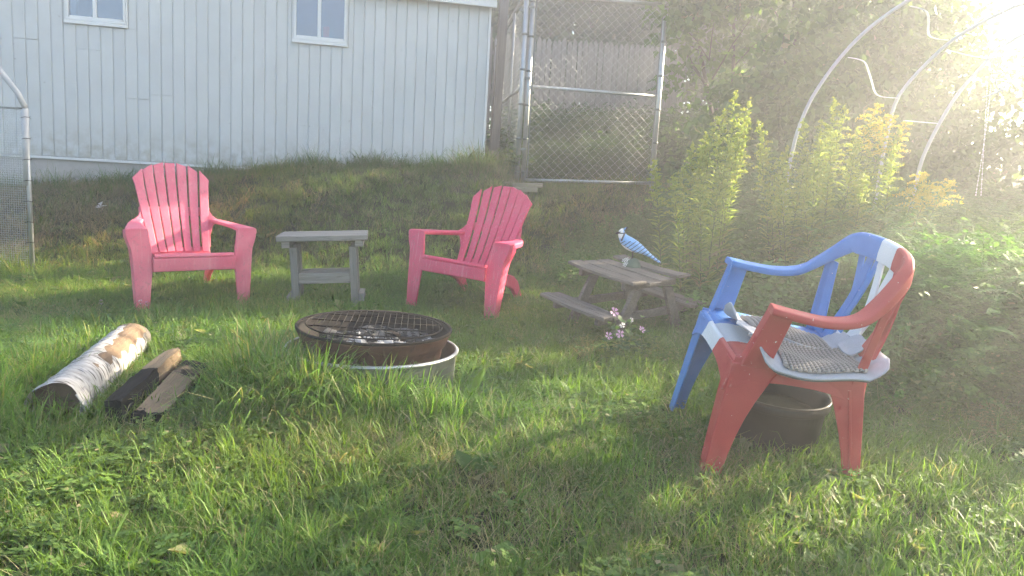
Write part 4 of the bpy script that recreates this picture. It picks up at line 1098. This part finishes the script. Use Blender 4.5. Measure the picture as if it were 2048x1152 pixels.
leafy_tree('lilac_shrub', 'broad leafy lilac shrub behind the arched hoops', 'shrub', (4.0, 8.4, 1.3), [(3.5, 8.1, 3.2), (4.1, 8.6, 3.6), (4.7, 8.3, 3.0)],
           [((3.5, 7.9, 2.1), (.8, .7, .9)), ((3.6, 8.2, 3.2), (.7, .7, .8)), ((4.4, 8.3, 2.6), (.8, .8, 1.05)), ((4.3, 7.9, 1.7), (.9, .6, .6)), ((3.9, 8.9, 3.5), (.8, .6, .7))], 23000, .10, .035, 'lilac', 22, group='shrubs along the back')
leafy_tree('young_tree', 'sun bleached tree at the edge of the garden past the hoops', 'tree', (5.9, 7.6, 1.0), [(5.5, 7.4, 3.6), (6.2, 7.8, 4.2), (6.6, 7.3, 3.4)],
           [((5.5, 7.4, 2.3), (.85, .8, 1.0)), ((6.2, 7.7, 2.6), (.9, .8, 1.2)), ((5.9, 7.4, 3.9), (1.0, .9, .9)), ((5.2, 7.9, 1.6), (.7, .6, .6))], 7500, .11, .04, 'lilac', 23, group='trees along the side')
leafy_tree('young_tree', 'leafy tree just outside the picture shading the painted chair', 'tree', (6.4, 4.6, .6), [(6.1, 4.4, 3.6), (6.6, 5.0, 4.2), (6.8, 4.2, 3.4)],
           [((6.2, 4.6, 2.2), (.9, 1.1, 1.2)), ((6.5, 5.6, 3.0), (.9, 1.0, 1.3)), ((6.4, 4.4, 3.8), (1.0, 1.2, 1.0)), ((6.3, 5.8, 4.6), (.9, 1.0, .8))], 3600, .11, .04, 'lilac', 26, group='trees along the side')
leafy_tree('young_tree', 'leafy tree outside the picture shading the front lawn', 'tree', (6.2, 2.2, .3), [(5.9, 2.0, 3.2), (6.4, 2.6, 3.6)],
           [((6.0, 2.4, 1.8), (.9, 1.2, 1.1)), ((6.3, 2.6, 3.2), (1.0, 1.3, 1.0)), ((6.2, 1.0, 2.2), (.9, 1.0, 1.2))], 3000, .11, .04, 'lilac', 27, group='trees along the side')
leafy_tree('young_tree', 'unseen bushy tree added behind the lilac shrubs for shade', 'tree', (4.3, 11.4, 1.5), [(4.0, 11.2, 4.4), (4.7, 11.6, 4.8)],  # added out of sight to shade the weeds and air behind the gate
           [((3.8, 11.0, 3.0), (1.0, 1.0, 1.3)), ((4.6, 11.8, 3.4), (1.1, 1.1, 1.5)), ((4.2, 11.4, 5.0), (1.1, 1.1, 1.1)), ((3.3, 10.4, 2.2), (.7, .7, .7))], 13000, .12, .045, 'lilac', 28, group='trees along the side')
leafy_tree('maple_tree', 'dark tree crown rising above the picket fence', 'tree', (1.2, 15.2, 1.6), [(.4, 15, 5.0), (1.6, 15.3, 6.0), (2.4, 15.1, 5.0)],
           [((-.4, 15.0, 4.2), (1.3, 1.0, 1.5)), ((1.2, 15.2, 4.4), (1.5, 1.1, 1.7)), ((2.8, 15.1, 4.6), (1.4, 1.1, 1.6)), ((1.0, 15.4, 6.4), (2.2, 1.2, 1.4)), ((1.0, 14.6, 3.2), (2.2, .6, .8)), ((-1.4, 15.4, 5.4), (1.2, 1.0, 1.4))], 30000, .17, .07, 'maple', 24, group='trees along the back', trunk_r=.14)
leafy_tree('maple_tree', 'dark tree crown filling the gap behind the lilac shrubs', 'tree', (5.2, 14.2, 1.6), [(4.4, 14, 4.6), (5.8, 14.4, 4.6)],
           [((4.3, 14.0, 4.0), (1.3, 1.0, 1.3)), ((5.8, 14.2, 3.6), (1.2, 1.0, 1.2)), ((4.6, 14.4, 2.6), (1.8, .9, 1.0)), ((3.4, 14.3, 5.4), (1.4, 1.0, 1.0))], 15000, .16, .065, 'maple', 25, group='trees along the back', trunk_r=.12)

# goldenrod: every stalk is a plant of its own
TOPS = [(0.97, 5.35, 1.42), (1.11, 5.3, 1.31), (1.28, 5.5, 1.56), (1.4, 5.6, 1.66), (1.44, 5.5, 1.78), (1.59, 5.6, 1.98), (1.74, 5.7, 1.93), (1.78, 5.5, 1.57), (1.29, 5.2, 1.25), (2.02, 5.6, 1.59), (2.16, 5.7, 1.8), (2.22, 5.5, 1.65), (2.42, 5.8, 1.99), (2.51, 5.8, 1.94), (2.5, 5.5, 1.65), (2.64, 5.6, 1.59), (2.67, 5.6, 1.94), (2.83, 5.7, 1.88), (2.94, 5.7, 1.83), (2.78, 5.5, 1.63), (2.97, 5.4, 1.43), (3.06, 5.2, 1.38), (3.0, 5.3, 1.34), (2.23, 5.3, 1.44), (2.09, 5.4, 1.44), (1.88, 5.3, 1.35), (1.56, 5.5, 1.52), (1.45, 5.3, 1.4),
        (1.66, 5.55, 1.72), (1.35, 5.45, 1.5), (2.35, 5.6, 1.72), (2.58, 5.7, 1.76), (1.95, 5.5, 1.5), (1.62, 5.4, 1.66), (1.52, 5.6, 1.84), (2.72, 5.65, 1.82), (2.3, 5.7, 1.82), (1.2, 5.4, 1.38)]
_rr = random.Random(9)
TOPS += [(x + _rr.uniform(-.1, .1), y + _rr.uniform(-.15, .05), z - _rr.uniform(.08, .3)) for x, y, z in (TOPS[3], TOPS[4], TOPS[5], TOPS[6], TOPS[10], TOPS[11], TOPS[12], TOPS[14], TOPS[15], TOPS[17], TOPS[24], TOPS[7])]
YELLOW = {16, 17, 18, 20, 21, 35, 22}
def goldenrod(i, top, seed):
    r = np.random.default_rng(seed); top = np.array(top); cx = 1.35 if top[0] < 1.75 else 2.35
    bx = cx + (top[0] - cx) * .62 + r.normal() * .05; by = top[1] + r.normal() * .08; bz = gz(bx, by) - .02
    base = np.array([bx, by, bz]); rel = top - base; H = rel[2]; side = 'pale green budding' if i not in YELLOW else 'yellow flowering'
    where = 'in the clump near the gate' if top[0] < 1.85 else ('by the arched hoops' if top[0] < 2.75 else 'in the clump behind the painted chair')
    t = thing('goldenrod', '%s goldenrod stalk %s, %s from the gate' % (side, where, ordinal(RANK[i])), 'plant', tuple(base), group='goldenrod stalks')
    def sp_(u): return np.stack([rel[0] * u ** 1.6, rel[1] * u ** 1.6, H * u], -1)
    u = np.linspace(0, .97, 9); b = MB().tube([tuple(p) for p in sp_(u)], list(np.linspace(.005, .0016, 9)), 5); b.build('stem', M['golden_stem'], t, True)
    n = 92; uu = np.linspace(.22, .93, n); P = sp_(uu); az = np.arange(n) * 2.4 + r.uniform(0, 6); el = r.uniform(.25, .95, n)
    A = np.stack([np.cos(az) * np.cos(el), np.sin(az) * np.cos(el), np.sin(el)], 1)
    tn = tones(n, 4, r, .02); dry = (uu < .42) & (r.uniform(0, 1, n) < (.5 if i in (2, 3, 26, 8) else .12)); tn[:, 1] = np.maximum(tn[:, 1], np.repeat(dry * .9, 4))
    v, f = leaf_arrays(P, A, np.tile([0, 0, 1.], (n, 1)) + r.normal(size=(n, 3)) * .2, (.125 - .075 * uu) * r.uniform(.8, 1.25, n), np.full(n, .0085), .15, .4, .22)
    link_mesh('leaves', npmesh('leaves', v, [f], M['golden_leaf'], tn), t)
    # arching flower sprays, each set with tiny florets
    P = []; A = []; nb = 17 if i in YELLOW else 17
    for k in range(nb):
        q = k / nb; u0 = (.80 if i in YELLOW else .70) + (.19 if i in YELLOW else .29) * q; p0 = sp_(np.array([u0]))[0]; a = k * 2.4 + r.uniform(0, 1); l = (.13 if i in YELLOW else .085) * (1.15 - .75 * q) * r.uniform(.7, 1.2)
        d = np.array([math.cos(a), math.sin(a), 0])
        for j in range(16):
            s = (j + 1) / 16; c = p0 + d * l * s + np.array([0, 0, 1]) * l * (.75 * s - .55 * s * s); 
            for w in range(2 if i in YELLOW else 2): P.append(c + r.normal(size=3) * .004); A.append(r.normal(size=3) + np.array([0, 0, 1.2]))
    for j in range(20):
        c = sp_(np.array([.9 + .1 * j / 20]))[0]; P.append(c + r.normal(size=3) * .004); A.append(r.normal(size=3) + np.array([0, 0, 1.2]))
    P = np.array(P); A = np.array(A); n = len(P); c = np.zeros((n, 3)); c[:, 0] = r.uniform(.55, 1, n) if i in YELLOW else r.uniform(0, .4, n)
    v, f = leaf_arrays(P, A, r.normal(size=(n, 3)), np.full(n, .016) * r.uniform(.7, 1.4, n), np.full(n, .0058), .2, .5, .1)
    link_mesh('flower_spray', npmesh('flower_spray', v, [f], M['golden_flower'], np.repeat(c, 4, 0)), t)
M['golden_stem'] = m_simple('goldenrod_stem', (.13, .17, .06), .6)
_units = 'first second third fourth fifth sixth seventh eighth ninth tenth eleventh twelfth thirteenth fourteenth fifteenth sixteenth seventeenth eighteenth nineteenth'.split()
def ordinal(n): return _units[n - 1] if n < 20 else ({20: 'twentieth', 30: 'thirtieth', 40: 'fortieth', 50: 'fiftieth'}[n] if n % 10 == 0 else {2: 'twenty', 3: 'thirty', 4: 'forty'}[n // 10] + '-' + _units[n % 10 - 1])
RANK = {i: k + 1 for k, i in enumerate(sorted(range(len(TOPS)), key=lambda i: TOPS[i][0] / TOPS[i][1]))}
for i, tp in enumerate(TOPS): goldenrod(i, tp, 300 + i)

# pink mallow by the picnic table
ml = thing('mallow_plant', 'musk mallow with pale pink flowers in front of the miniature picnic table', 'plant', (.78, 4.05, gz(.78, 4.05)))
FL = [(0.584, 4.05, 0.49, 1), (0.692, 4.1, 0.441, 0), (0.63, 4.0, 0.425, 0), (0.542, 3.9, 0.38, 1), (0.604, 3.9, 0.395, 1), (0.731, 3.95, 0.415, 1)]
o0 = np.array(ml.location); r = np.random.default_rng(40); b = MB(); LP = []; LA = []
for k, (x, y, z, pk) in enumerate(FL):
    c = np.array([x, y, z]) - o0; bs = np.array([c[0] * .55 + r.normal() * .03, c[1] * .5 + r.normal() * .04, -.02])
    b.tube([tuple(bs), tuple(bs * .4 + c * .6 + np.array([0, .02, .02])), tuple(c)], .0022, 5)
    for j in range(26):
        q = r.uniform(.05, .9); p = bs + (c - bs) * q + r.normal(size=3) * .035; LP.append(p); a = r.uniform(0, 6.28); LA.append((math.cos(a), math.sin(a), r.uniform(-.3, .4)))
    fl = MB(); s = .026 * r.uniform(.85, 1.15) * (1.0 if pk else .6); face = np.array([r.normal() * .3, -1, .5 + r.normal() * .3]); face /= np.linalg.norm(face); e1 = np.cross(face, [0, 0, 1]); e1 /= np.linalg.norm(e1); e2 = np.cross(e1, face)
    for q in range(5):
        a = 2 * math.pi * q / 5 + r.uniform(-.15, .15); pp = []
        for (rad, da, lift) in ((.1, 0, 0), (.7, -.42, .1), (1.08, -.3, .18), (.98, 0, .12), (1.08, .3, .18), (.7, .42, .1)):
            pp.append(tuple(c + (e1 * math.cos(a + da) + e2 * math.sin(a + da)) * s * rad + face * s * lift * 1.6))
        fl.add(pp, [(0, 1, 2, 3), (0, 3, 4, 5)])
    fl.build('flower', M['pink_petal' if pk else 'white_petal'], ml)
b.build('stem', M['golden_stem'], ml)
LP = np.array(LP); LA = np.array(LA); n = len(LP); v, f = leaf_arrays(LP, LA, np.tile([0, 0, 1.], (n, 1)) + r.normal(size=(n, 3)) * .3, r.uniform(.03, .06, n), r.uniform(.012, .022, n), .15, .5, .15)
link_mesh('leaves', npmesh('leaves', v, [f], M['mallow_leaf'], tones(n, 4, r, .03)), ml)

# ------------------------------------------------------------------ lawn, weeds and dry hay
rng = np.random.default_rng(77)
def region(n, x0, x1, y0, y1, keep):
    x = rng.uniform(x0, x1, n); y = rng.uniform(y0, y1, n); k = rng.uniform(0, 1, n) < keep(x, y); return x[k], y[k]
def free(x, y):
    m = (np.hypot(x - FX, y - FY) > .42) & (np.hypot(x - 1.135, y - 2.99) > .17)
    px = -1.746 - .21 * np.clip((y - 2.70) / .98, 0, 1); m &= ~((np.abs(x - px) < .085) & (y > 2.72) & (y < 3.66))
    m &= ~((np.abs(x + 1.375) < .05) & (y > 2.65) & (y < 3.12)) & ~((np.abs(x + 1.53) < .03) & (y > 2.73) & (y < 3.28))
    m &= y < house_y(x) - .03 * (x < -.38); return m.astype(float)
def in_view(x, y): return (np.abs(x - .0 * y) < .80 * y + .35).astype(float)
def place(x, y, tilt=.12, smin=.7, smax=1.25):
    n = len(x); pos = np.stack([x, y, ground(x, y)], 1); rot = np.stack([rng.normal(0, tilt, n), rng.normal(0, tilt, n), rng.uniform(0, 6.283, n)], 1); return pos, rot, rng.uniform(smin, smax, n)
def tint_of(x, y, base=(1, 1, 1), amp=.35):
    n = vnoise(x, y, .55, 21) * .6 + vnoise(x, y, .18, 22) * .4; k = 1 + amp * (n - .5) * 2 * .8 + rng.normal(0, .08, len(x)); warm = vnoise(x, y, .8, 23) - .5
    return np.clip(np.stack([k * base[0] * (1 + .45 * warm), k * base[1] * (1 + .08 * warm), k * base[2] * (1 - .3 * warm)], 1), .15, 2.5)
G = M['grass']
short = [blade_tuft('short_grass', 500 + k, 30, .055, .035, .085, .45, .0017, .07, G) for k in range(5)]
mid_ = [blade_tuft('mid_grass', 520 + k, 22, .05, .07, .15, .55, .002, .08, G, .4) for k in range(4)]
hay = [blade_tuft('hay', 540 + k, 16, .06, .06, .16, .86, .0013, .95, G, .15) for k in range(4)]
tall = [blade_tuft('tall_grass', 560 + k, 26, .05, .18, .40, .45, .0032, .10, G, .55) for k in range(4)]
clo = [clover('clover', 580 + k, 9, M['weedleaf']) for k in range(3)]
ros = [rosette('weed_rosette', 590 + k, 7, .085, .016, M['weedleaf'], .45) for k in range(3)] + [rosette('broad_weed', 594 + k, 5, .075, .03, M['weedleaf'], .5, .02) for k in range(2)]
kinds = short + mid_ + hay + clo + ros            # 0-4 5-8 9-12 13-15 16-20
def bank(x, y): return sstep(1.9, 1.2, house_y(x) - y)
def dens(y): return np.clip(1.25 - .09 * y, .35, 1)
X_, Y_ = region(64000, -5.5, 5.5, 1.75, 8.6, lambda x, y: free(x, y) * in_view(x, y) * dens(y) * np.where((x > .1 + 0 * y) & (y > house_y(x) - .1), .3, 1))
nn = len(X_); dryn = vnoise(X_, Y_, .7, 31) * .6 + vnoise(X_, Y_, .22, 32) * .4; wn_ = vnoise(X_, Y_, .45, 33); u = rng.uniform(0, 1, nn); bk = bank(X_, Y_)
dryp = np.clip((dryn - .48) * 1.9, 0, .65) * .75 + .06 + .48 * bk * np.clip((dryn - .22) * 2.6, 0, 1) * (1 - .85 * sstep(-.3, .3, X_)) + .30 * np.exp(-((X_ + .3) ** 2 / .8 + (Y_ - 2.75) ** 2 / .15)) 
clop = np.clip((wn_ - .5) * 2.2, 0, .5) * np.clip(1.5 - .3 * Y_ + .8 * (X_ > .3), .15, 1) + .05
midp = .12 + .35 * np.clip((vnoise(X_, Y_, .6, 35) - .45) * 3, 0, 1) + .25 * (Y_ < 2.9) * (X_ < -.2)
IDX = np.where(u < dryp, 9 + rng.integers(0, 4, nn), np.where(u < dryp + clop * .8, 13 + rng.integers(0, 3, nn), np.where(u < dryp + clop * .8 + .035 * (1 - bk), 16 + rng.integers(0, 5, nn), np.where(rng.uniform(0, 1, nn) < midp, 5 + rng.integers(0, 4, nn), rng.integers(0, 5, nn)))))
p_, r_, s_ = place(X_, Y_, .14, .75, 1.25); TI = tint_of(X_, Y_) * (1 + .15 * bk[:, None] * np.array([1.0, -.6, 0.2]))
r_[:, 0] += .10 * (vnoise(X_, Y_, .5, 41) - .5) * 4; r_[:, 1] += .10 * (vnoise(X_, Y_, .5, 42) - .5) * 4
scatter('lawn_grass', kinds, p_, r_, s_, IDX, TI, 'patchy mown lawn grass with clover and dry straw', 'grass')
# long grass: round the fire ring, along the log, by the coop and at the foot of the house
seg = []
def clump(n, cx, cy, sx, sy, s0, s1, tint): 
    x = rng.normal(cx, sx, n); y = rng.normal(cy, sy, n); k = free(x, y) > .5; x, y = x[k], y[k]; p, r, s = place(x, y, .22, s0, s1); seg.append((p, r, s, tint_of(x, y, tint, .3)))
clump(90, -1.0, 3.02, .10, .11, .55, 1.0, (1.0, 1.0, .8)); clump(44, -1.10, 3.3, .05, .14, .6, 1.05, (1.3, 1.05, .85)); clump(120, -.66, 2.96, .24, .05, .45, .85, (.95, 1, .85)); clump(60, -.32, 3.02, .17, .05, .3, .55, (1, 1, .9)); clump(80, -.88, 2.98, .08, .05, .6, 1.0, (1, 1, .8)); clump(40, -.8, 2.75, .25, .12, .25, .5, (1.1, 1, .85))
clump(120, -1.98, 3.1, .07, .35, .4, .85, (1.1, 1.1, .7)); clump(50, -1.92, 2.62, .12, .10, .3, .7, (1.0, 1.1, .7)); clump(30, -1.60, 2.85, .03, .2, .2, .4, (1, 1.1, .8)); clump(22, -1.27, 2.8, .05, .2, .15, .35, (1, 1, .8)); clump(26, -1.5, 2.58, .2, .04, .15, .3, (1, 1, .8))
clump(40, -3.7, 5.2, .22, .12, .3, .8, (1.3, 1.15, .6)); clump(26, -1.85, 4.1, .2, .16, .25, .55, (1.05, 1, .8)); clump(20, .15, 2.75, .5, .1, .2, .4, (1, 1, .9))
xs = rng.uniform(-4.8, -.3, 240); seg.append((*place(xs, house_y(xs) - rng.uniform(.05, .28, 240), .2, .2, .75), tint_of(xs, xs, (.75, .75, .8), .3)))
xs = rng.uniform(-.6, -.1, 30); seg.append((*place(xs, 7.3 + rng.uniform(-.1, .3, 30), .2, .5, 1.1), tint_of(xs, xs, (.9, .75, .8), .3)))
xs = rng.uniform(-2.0, -.2, 120); seg.append((*place(xs, rng.uniform(1.85, 2.2, 120), .2, .25, .45), tint_of(xs, xs, (1, 1.05, .8), .3)))
P_ = np.concatenate([s[0] for s in seg]); R_ = np.concatenate([s[1] for s in seg]); S_ = np.concatenate([s[2] for s in seg]); T_ = np.concatenate([s[3] for s in seg])
scatter('long_grass', tall, P_, R_, S_, rng.integers(0, 4, len(P_)), T_, 'uncut long grass around the fire ring, the log and the house wall', 'grass')
# weeds on the bank by the gate and the overgrown side behind the painted chair
wk = [weed_stalk('weed', 600 + k, .42, 20, .085, .010, M['weedleaf'], .1) for k in range(3)] + [weed_stalk('leafy_weed', 610 + k, .34, 14, .075, .024, M['weedleaf'], .25) for k in range(3)] + [fern('ferny_weed', 620 + k, .5, M['weedleaf']) for k in range(3)]
def wall_mass(x, y):            # how overgrown: 0 on the lawn .. 1 deep in the weeds
    edge = np.where(y > 4.6, .95 + (y - 4.6) * -.15, 1.42 + (4.6 - y) * .14); edge = np.where(y > 5.7, .12, edge)
    return sstep(0, .65, x - edge) * sstep(3.0, 3.9, y)
X_, Y_ = region(13000, .1, 5.2, 2.9, 7.4, lambda x, y: in_view(x, y) * np.clip(wall_mass(x, y) * 1.2 + .02 * (x > 1), 0, 1) * (x < .85 * y) * free(x, y))
wm = wall_mass(X_, Y_); p_, r_, s_ = place(X_, Y_, .22, .6, 1.2); s_ *= .45 + 1.05 * wm * np.clip(.35 + .65 * sstep(1.3, 2.6, X_), 0, 1)
s_ = np.where(Y_ > 5.9, s_ * np.where(X_ < 1.5, .68, 1), s_)
k = ~(in_shaft(p_ + np.array([0, 0, .3]), 1.5)); X_, Y_, p_, r_, s_ = X_[k], Y_[k], p_[k], r_[k], s_[k]
tt = tint_of(X_, Y_, (.95, 1.15, .85), .4)
kk = vnoise(X_, Y_, .6, 51); IDX = np.where((X_ > 2.2) & (kk > .38), 6 + rng.integers(0, 3, len(X_)), np.where(kk > .55, 3 + rng.integers(0, 3, len(X_)), rng.integers(0, 3, len(X_))))
scatter('undergrowth', wk, p_, r_, s_, IDX, tt, 'overgrown weeds and ferny plants beside and behind the painted chair', 'undergrowth')
X_, Y_ = region(2600, -.1, 3.2, 7.5, 12.4, lambda x, y: .75 * (x < .25 * y)); p_, r_, s_ = place(X_, Y_, .2, .7, 1.5)
k = ~in_shaft(p_ + np.array([0, 0, .3]), 1.2); X_, Y_, p_, r_, s_ = X_[k], Y_[k], p_[k], r_[k], s_[k]
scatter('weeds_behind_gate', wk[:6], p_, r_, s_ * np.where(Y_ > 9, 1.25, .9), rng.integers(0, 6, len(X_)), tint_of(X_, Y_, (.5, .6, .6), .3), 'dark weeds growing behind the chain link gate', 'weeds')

# ------------------------------------------------------------------ small single things in the grass
def flat_leaf(name, label, cat, loc, size, mat, rot, lobes=5, seed=0, curl=.25):
    r = random.Random(seed); n = 30; ring_ = []
    for k in range(n):
        a = 2 * math.pi * k / n; q = size * (.62 + .38 * abs(math.cos(a * lobes / 2))) * (1 + .1 * r.uniform(-1, 1)); ring_.append((q * math.cos(a), q * .8 * math.sin(a), curl * q * q / size * math.cos(2 * a)))
    b = MB(); b.add([(0, 0, 0)] + ring_, [(0, 1 + k, 1 + (k + 1) % n) for k in range(n)])
    o = b.build(name, M[mat], None, True); m = o.modifiers.new('thick', 'SOLIDIFY'); m.thickness = .001; o.location = loc; o.rotation_euler = rot; return tag(o, label, cat)
flat_leaf('fallen_leaf', 'large pale dry leaf lying in the front lawn', 'leaf', (-1.16, 2.06, gz(-1.16, 2.06) + .04), .036, 'dead_leaf', (.35, .3, .4), 4, 1)
flat_leaf('fallen_leaf', 'curled tan dry leaf at the very front of the lawn', 'leaf', (-.76, 2.03, gz(-.76, 2.03) + .03), .032, 'dead_leaf', (.5, -.2, 2.0), 3, 2)
flat_leaf('maple_leaf', 'bright yellow green lobed leaf in front of the tall grass clump', 'leaf', (-.884, 2.86, gz(-.884, 2.86) + .075), .035, 'green_leaf', (.9, .1, .5), 5, 3)
# upright dock leaf right of the ring
dk = thing('dock_leaf', 'single upright crinkled dock leaf beside the metal ring', 'leaf', (-.155, 3.18, gz(-.155, 3.18)))
v = []; f = []
for k in range(13):
    t = k / 12; w = .030 * math.sin(min(1, t * 1.15 + .12) * math.pi) ** .7 * (1 + .12 * (-1) ** k) * (.35 + .65 * t); x = .075 * t ** 1.4; z = .02 + .20 * t
    v += [(x - w, -.004 * math.sin(k * 2), z), (x, .012, z + .004), (x + w, -.004 * math.cos(k * 2), z)]
for k in range(12):
    for j in (0, 1): f.append((k * 3 + j, k * 3 + j + 1, k * 3 + j + 4, k * 3 + j + 3))
MB().add(v, f).build('blade', M['green_leaf'], dk, True)
MB().tube([(0, .012, -.02), (.02, .014, .08), (.075, .015, .22)], [.003, .0025, .001], 5).build('midrib', M['golden_stem'], dk)
for k, (x, y, pk, lab) in enumerate([(-2.26, 4.36, 0, 'white clover flower at the foot of the paler pink chair'), (-2.21, 4.33, 1, 'pinkish clover flower at the foot of the paler pink chair'), (-2.48, 4.32, 1, 'lone pinkish clover flower out on the lawn by the paler pink chair')]):
    t = thing('clover_flower', lab, 'flower', (x, y, gz(x, y)), group='clover flowers by the chair'); b = MB(); r = np.random.default_rng(k)
    for j in range(34):
        d = r.normal(size=3); d /= np.linalg.norm(d); p = np.array([0, 0, .10]) + d * .011; q = p + d * .007; s = perp(d, np.array([0, 0, 1.])) * .002
        b.add([tuple(p - s), tuple(p + s), tuple(q)], [(0, 1, 2)])
    b.build('head', M['pink_petal' if pk else 'white_petal'], t); MB().tube([(0, 0, -.01), (.004, 0, .05), (0, 0, .10)], .0015, 4).build('stem', M['golden_stem'], t)
t = thing('paper_scrap', 'crumpled white scrap lying on the grass bank', 'litter', (-3.55, 6.22, gz(-3.55, 6.22) + .05)); b = MB(); r = random.Random(5)
for k in range(4):
    a = k * 1.5; b.add([(0, 0, 0), (.04 * math.cos(a), .02, .035 * math.sin(a) + .01), (.05 * math.cos(a + .5), -.01, .03 * math.sin(a + .5)), (.02 * math.cos(a + .9), 0, .02 * math.sin(a + .9))], [(0, 1, 2, 3)])
b.build('scrap', M['white_petal'], t)

# ------------------------------------------------------------------ air: haze volume added to stand in for a veil of lens glare
hz = MB().box(-14, 16, -3, 22, -2.2, 9.2).build('haze', None); hz.data.materials.clear()
hm = bpy.data.materials.new('haze'); hm.use_nodes = True; nt = hm.node_tree; nt.nodes.clear(); ho = nt.nodes.new('ShaderNodeOutputMaterial'); pv = nt.nodes.new('ShaderNodeVolumePrincipled')
pv.inputs['Color'].default_value = (.93, .95, 1, 1); pv.inputs['Density'].default_value = HAZE_DENSITY; pv.inputs['Anisotropy'].default_value = HAZE_G
nt.links.new(pv.outputs[0], ho.inputs['Volume']); hz.data.materials.append(hm); tag(hz, 'thin haze added to imitate lens glare in the low sunlight', 'haze', kind='stuff')
